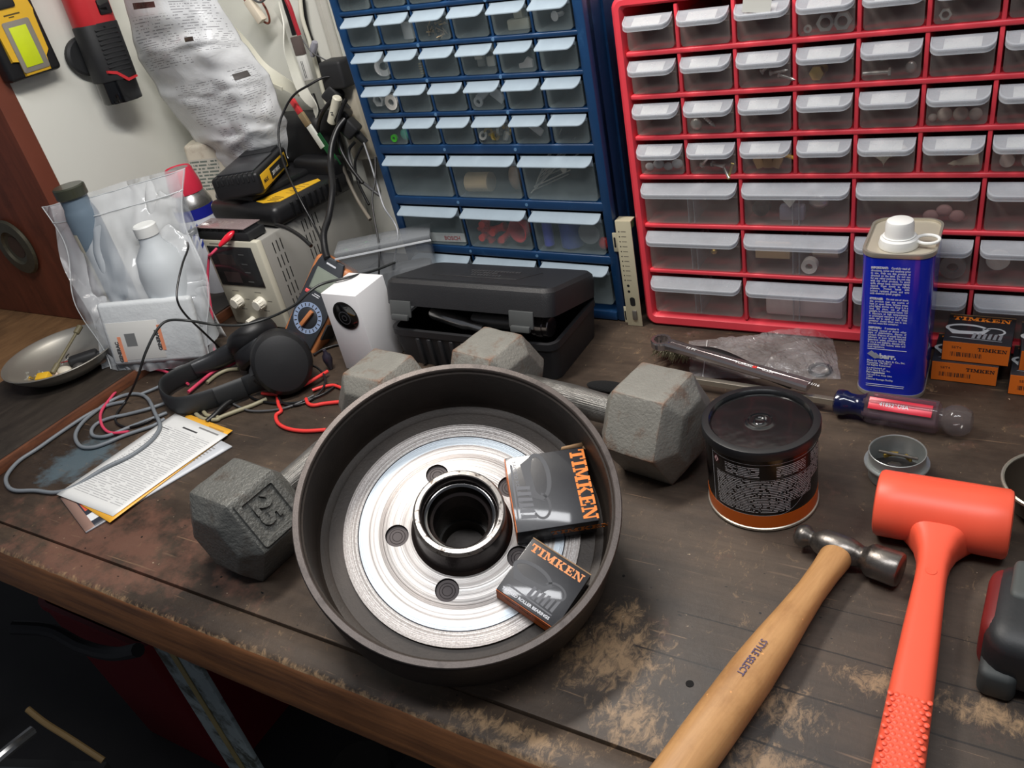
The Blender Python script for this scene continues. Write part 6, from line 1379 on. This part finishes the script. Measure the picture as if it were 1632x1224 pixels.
cable([at(225, 628, .004), at(245, 620, .004), at(262, 612, .006)], .0024, CABG, 'grey_cable', 'short grey cable end running under the headband')
cable([at(u, v, .005) for u, v in ((300, 612), (285, 604), (268, 594), (250, 589), (225, 588), (208, 598), (190, 618), (172, 640), (162, 655), (160, 668), (165, 682), (178, 690), (205, 688))], .0021, CABP, 'pink_red_cable', 'pink-red cable looping below the zip bag into the grey coil')
cable([at(u, v, .006) for u, v in ((300, 625), (318, 610), (338, 594), (356, 584), (366, 582), (376, 577))], .0026, CABP, 'pink_red_cable', 'short pink-red cable passing under the headband')
cable([at(u, v, z) for u, v, z in ((418, 627, .004), (440, 628, .006), (460, 624, .008), (485, 613, .010), (505, 602, .010), (522, 592, .008))], .0026, CABR, 'red_cable', 'red cable running from the headphones to the dark plug')
cable([at(u, v, .003) for u, v in ((442, 632), (444, 645), (448, 655), (440, 662), (443, 674), (458, 683), (485, 687), (520, 685))], .0026, CABR, 'red_cable', 'red cable hooking forward to the drum')
cable([at(u, v, .003) for u, v in ((488, 636), (491, 643), (500, 646), (518, 643), (548, 640))], .0026, CABR, 'red_cable', 'short straight red cable beside the dumbbell head')
cable([at(u, v, .004) for u, v in ((498, 622), (512, 617), (528, 614), (536, 615), (548, 620))], .0022, CABR, 'red_cable', 'small red cable nearest the dark plug')
cable([at(u, v, z) for u, v, z in ((452, 600, .010), (430, 612, .012), (420, 618, .010))]+[at(452, 599, .012), at(470, 587, .014), at(492, 582, .014), at(508, 588, .012), at(518, 603, .008), at(514, 620, .005), at(494, 638, .003), at(468, 646, .003), at(448, 640, .004), at(444, 622, .008), at(450, 604, .010)], .0016, CABK, 'black_cable', 'thin black cord tied in a loop before the headphones')
cable([at(u, v, .003) for u, v in ((391, 624), (402, 634), (420, 640), (445, 643), (480, 640), (515, 628), (538, 612))], .0016, CABK, 'black_cable', 'thin black cord trailing towards the dumbbell')
cable([at(u, v, .003) for u, v in ((363, 638), (380, 648), (402, 655), (440, 653), (470, 645), (500, 630))], .0015, CABM, 'grey_cable', 'thin grey cord under the headband')
cable([at(u, v, z) for u, v, z in ((330, 672, .004), (342, 662, .006), (356, 648, .008), (372, 636, .008), (392, 624, .008))], .0040, CABK, 'jack_lead', 'black jack lead with moulded sleeve under the headband')
cable([at(u, v, .0035) for u, v in ((310, 650), (313, 660), (325, 668), (345, 669), (352, 665), (375, 656), (400, 647), (425, 636))], .0030, CABO, 'olive_cable', 'olive beige cable under the headband')
cable([at(u, v, .0035) for u, v in ((322, 652), (330, 662), (345, 664), (348, 668))], .0028, CABO, 'olive_cable', 'short olive beige loop at the corner of the papers')
cable([at(u, v, .0035) for u, v in ((330, 610), (345, 598), (362, 590), (380, 588))], .0028, CABO, 'olive_cable', 'olive beige cable seen inside the headband curve')
cable([at(u, v, .004) for u, v in ((492, 549), (512, 542), (534, 532))], .0030, CABG, 'grey_cable', 'grey cable end by the foot of the white carton')
cable([at(u, v, .003) for u, v in ((500, 566), (512, 558), (528, 552), (540, 549))], .0018, CABK, 'black_cable', 'thin black cord by the foot of the white carton')
dp = thing('round_plug', 'dark round plug standing on its tip among the red cables', 'plug', Matrix.Translation(at(523, 575, .014)))
MB().lathe([(0, -.014), (.003, -.013), (.0050, -.006), (.0068, .002), (.0062, .009), (.0030, .013), (.0022, .018), (0, .018)], 24).build('plug_body', P('purple_black', (44, 40, 52), .3, coat=.3), dp)

# ---------------------------------------------------------------- papers
def flat_sheet(name, label, pix, z, mat, th=.0003, lift=None):
    p = [at(u, v, z) for u, v in pix]; t = thing(name, label, 'paper', (0, 0, 0))
    MB().sheet(lambda u, v: p[0].lerp(p[1], u).lerp(p[3].lerp(p[2], u), v)+Vector((0, 0, (lift(u, v) if lift else 0))), 12, 16).build('sheet', mat, t, thick=th)
    return t
flat_sheet('booklet', 'lowest booklet of the papers with a dark picture on its corner', [(275, 664), (370, 712), (137, 849), (97, 795)], .0016,
           printed('booklet_print', (196, 200, 206), (150, 150, 152), 40, 14, ((.1, .9, .06, .8),), .4, extra=((.0, 1, .93, 1, (150, 120, 108)), (0, 1, .86, .94, (52, 56, 66)), (.35, .6, .88, .93, (214, 96, 74)), (.70, .86, .87, .94, (225, 228, 230)))), .0026)
flat_sheet('yellow_flyer', 'yellow edged flyer sticking out at the top and bottom of the white sheet', [(300, 660), (371, 686), (175, 833), (130, 805)], .0040,
           printed('flyer_print', (240, 178, 60), (190, 140, 60), 30, 8, ((.55, .9, .02, .06),), .4, .5, .4), .0004)
flat_sheet('white_sheet', 'white printed sheet lying on top of the papers under the grey cable', [(279, 659), (363, 693), (180, 823), (90, 788)], .0048,
           printed('sheet_print', (222, 223, 222), (168, 168, 170), 52, 9, ((.10, .93, .12, .92),), .45, .30, .42, extra=((.35, .62, .085, .10, (60, 60, 62)), (.06, .22, .155, .163, (90, 90, 92)), (.55, .9, .03, .045, (130, 130, 130)))), .0003, lambda u, v: .0010*math.sin(PI*v)*u)

# ---------------------------------------------------------------- below the bench
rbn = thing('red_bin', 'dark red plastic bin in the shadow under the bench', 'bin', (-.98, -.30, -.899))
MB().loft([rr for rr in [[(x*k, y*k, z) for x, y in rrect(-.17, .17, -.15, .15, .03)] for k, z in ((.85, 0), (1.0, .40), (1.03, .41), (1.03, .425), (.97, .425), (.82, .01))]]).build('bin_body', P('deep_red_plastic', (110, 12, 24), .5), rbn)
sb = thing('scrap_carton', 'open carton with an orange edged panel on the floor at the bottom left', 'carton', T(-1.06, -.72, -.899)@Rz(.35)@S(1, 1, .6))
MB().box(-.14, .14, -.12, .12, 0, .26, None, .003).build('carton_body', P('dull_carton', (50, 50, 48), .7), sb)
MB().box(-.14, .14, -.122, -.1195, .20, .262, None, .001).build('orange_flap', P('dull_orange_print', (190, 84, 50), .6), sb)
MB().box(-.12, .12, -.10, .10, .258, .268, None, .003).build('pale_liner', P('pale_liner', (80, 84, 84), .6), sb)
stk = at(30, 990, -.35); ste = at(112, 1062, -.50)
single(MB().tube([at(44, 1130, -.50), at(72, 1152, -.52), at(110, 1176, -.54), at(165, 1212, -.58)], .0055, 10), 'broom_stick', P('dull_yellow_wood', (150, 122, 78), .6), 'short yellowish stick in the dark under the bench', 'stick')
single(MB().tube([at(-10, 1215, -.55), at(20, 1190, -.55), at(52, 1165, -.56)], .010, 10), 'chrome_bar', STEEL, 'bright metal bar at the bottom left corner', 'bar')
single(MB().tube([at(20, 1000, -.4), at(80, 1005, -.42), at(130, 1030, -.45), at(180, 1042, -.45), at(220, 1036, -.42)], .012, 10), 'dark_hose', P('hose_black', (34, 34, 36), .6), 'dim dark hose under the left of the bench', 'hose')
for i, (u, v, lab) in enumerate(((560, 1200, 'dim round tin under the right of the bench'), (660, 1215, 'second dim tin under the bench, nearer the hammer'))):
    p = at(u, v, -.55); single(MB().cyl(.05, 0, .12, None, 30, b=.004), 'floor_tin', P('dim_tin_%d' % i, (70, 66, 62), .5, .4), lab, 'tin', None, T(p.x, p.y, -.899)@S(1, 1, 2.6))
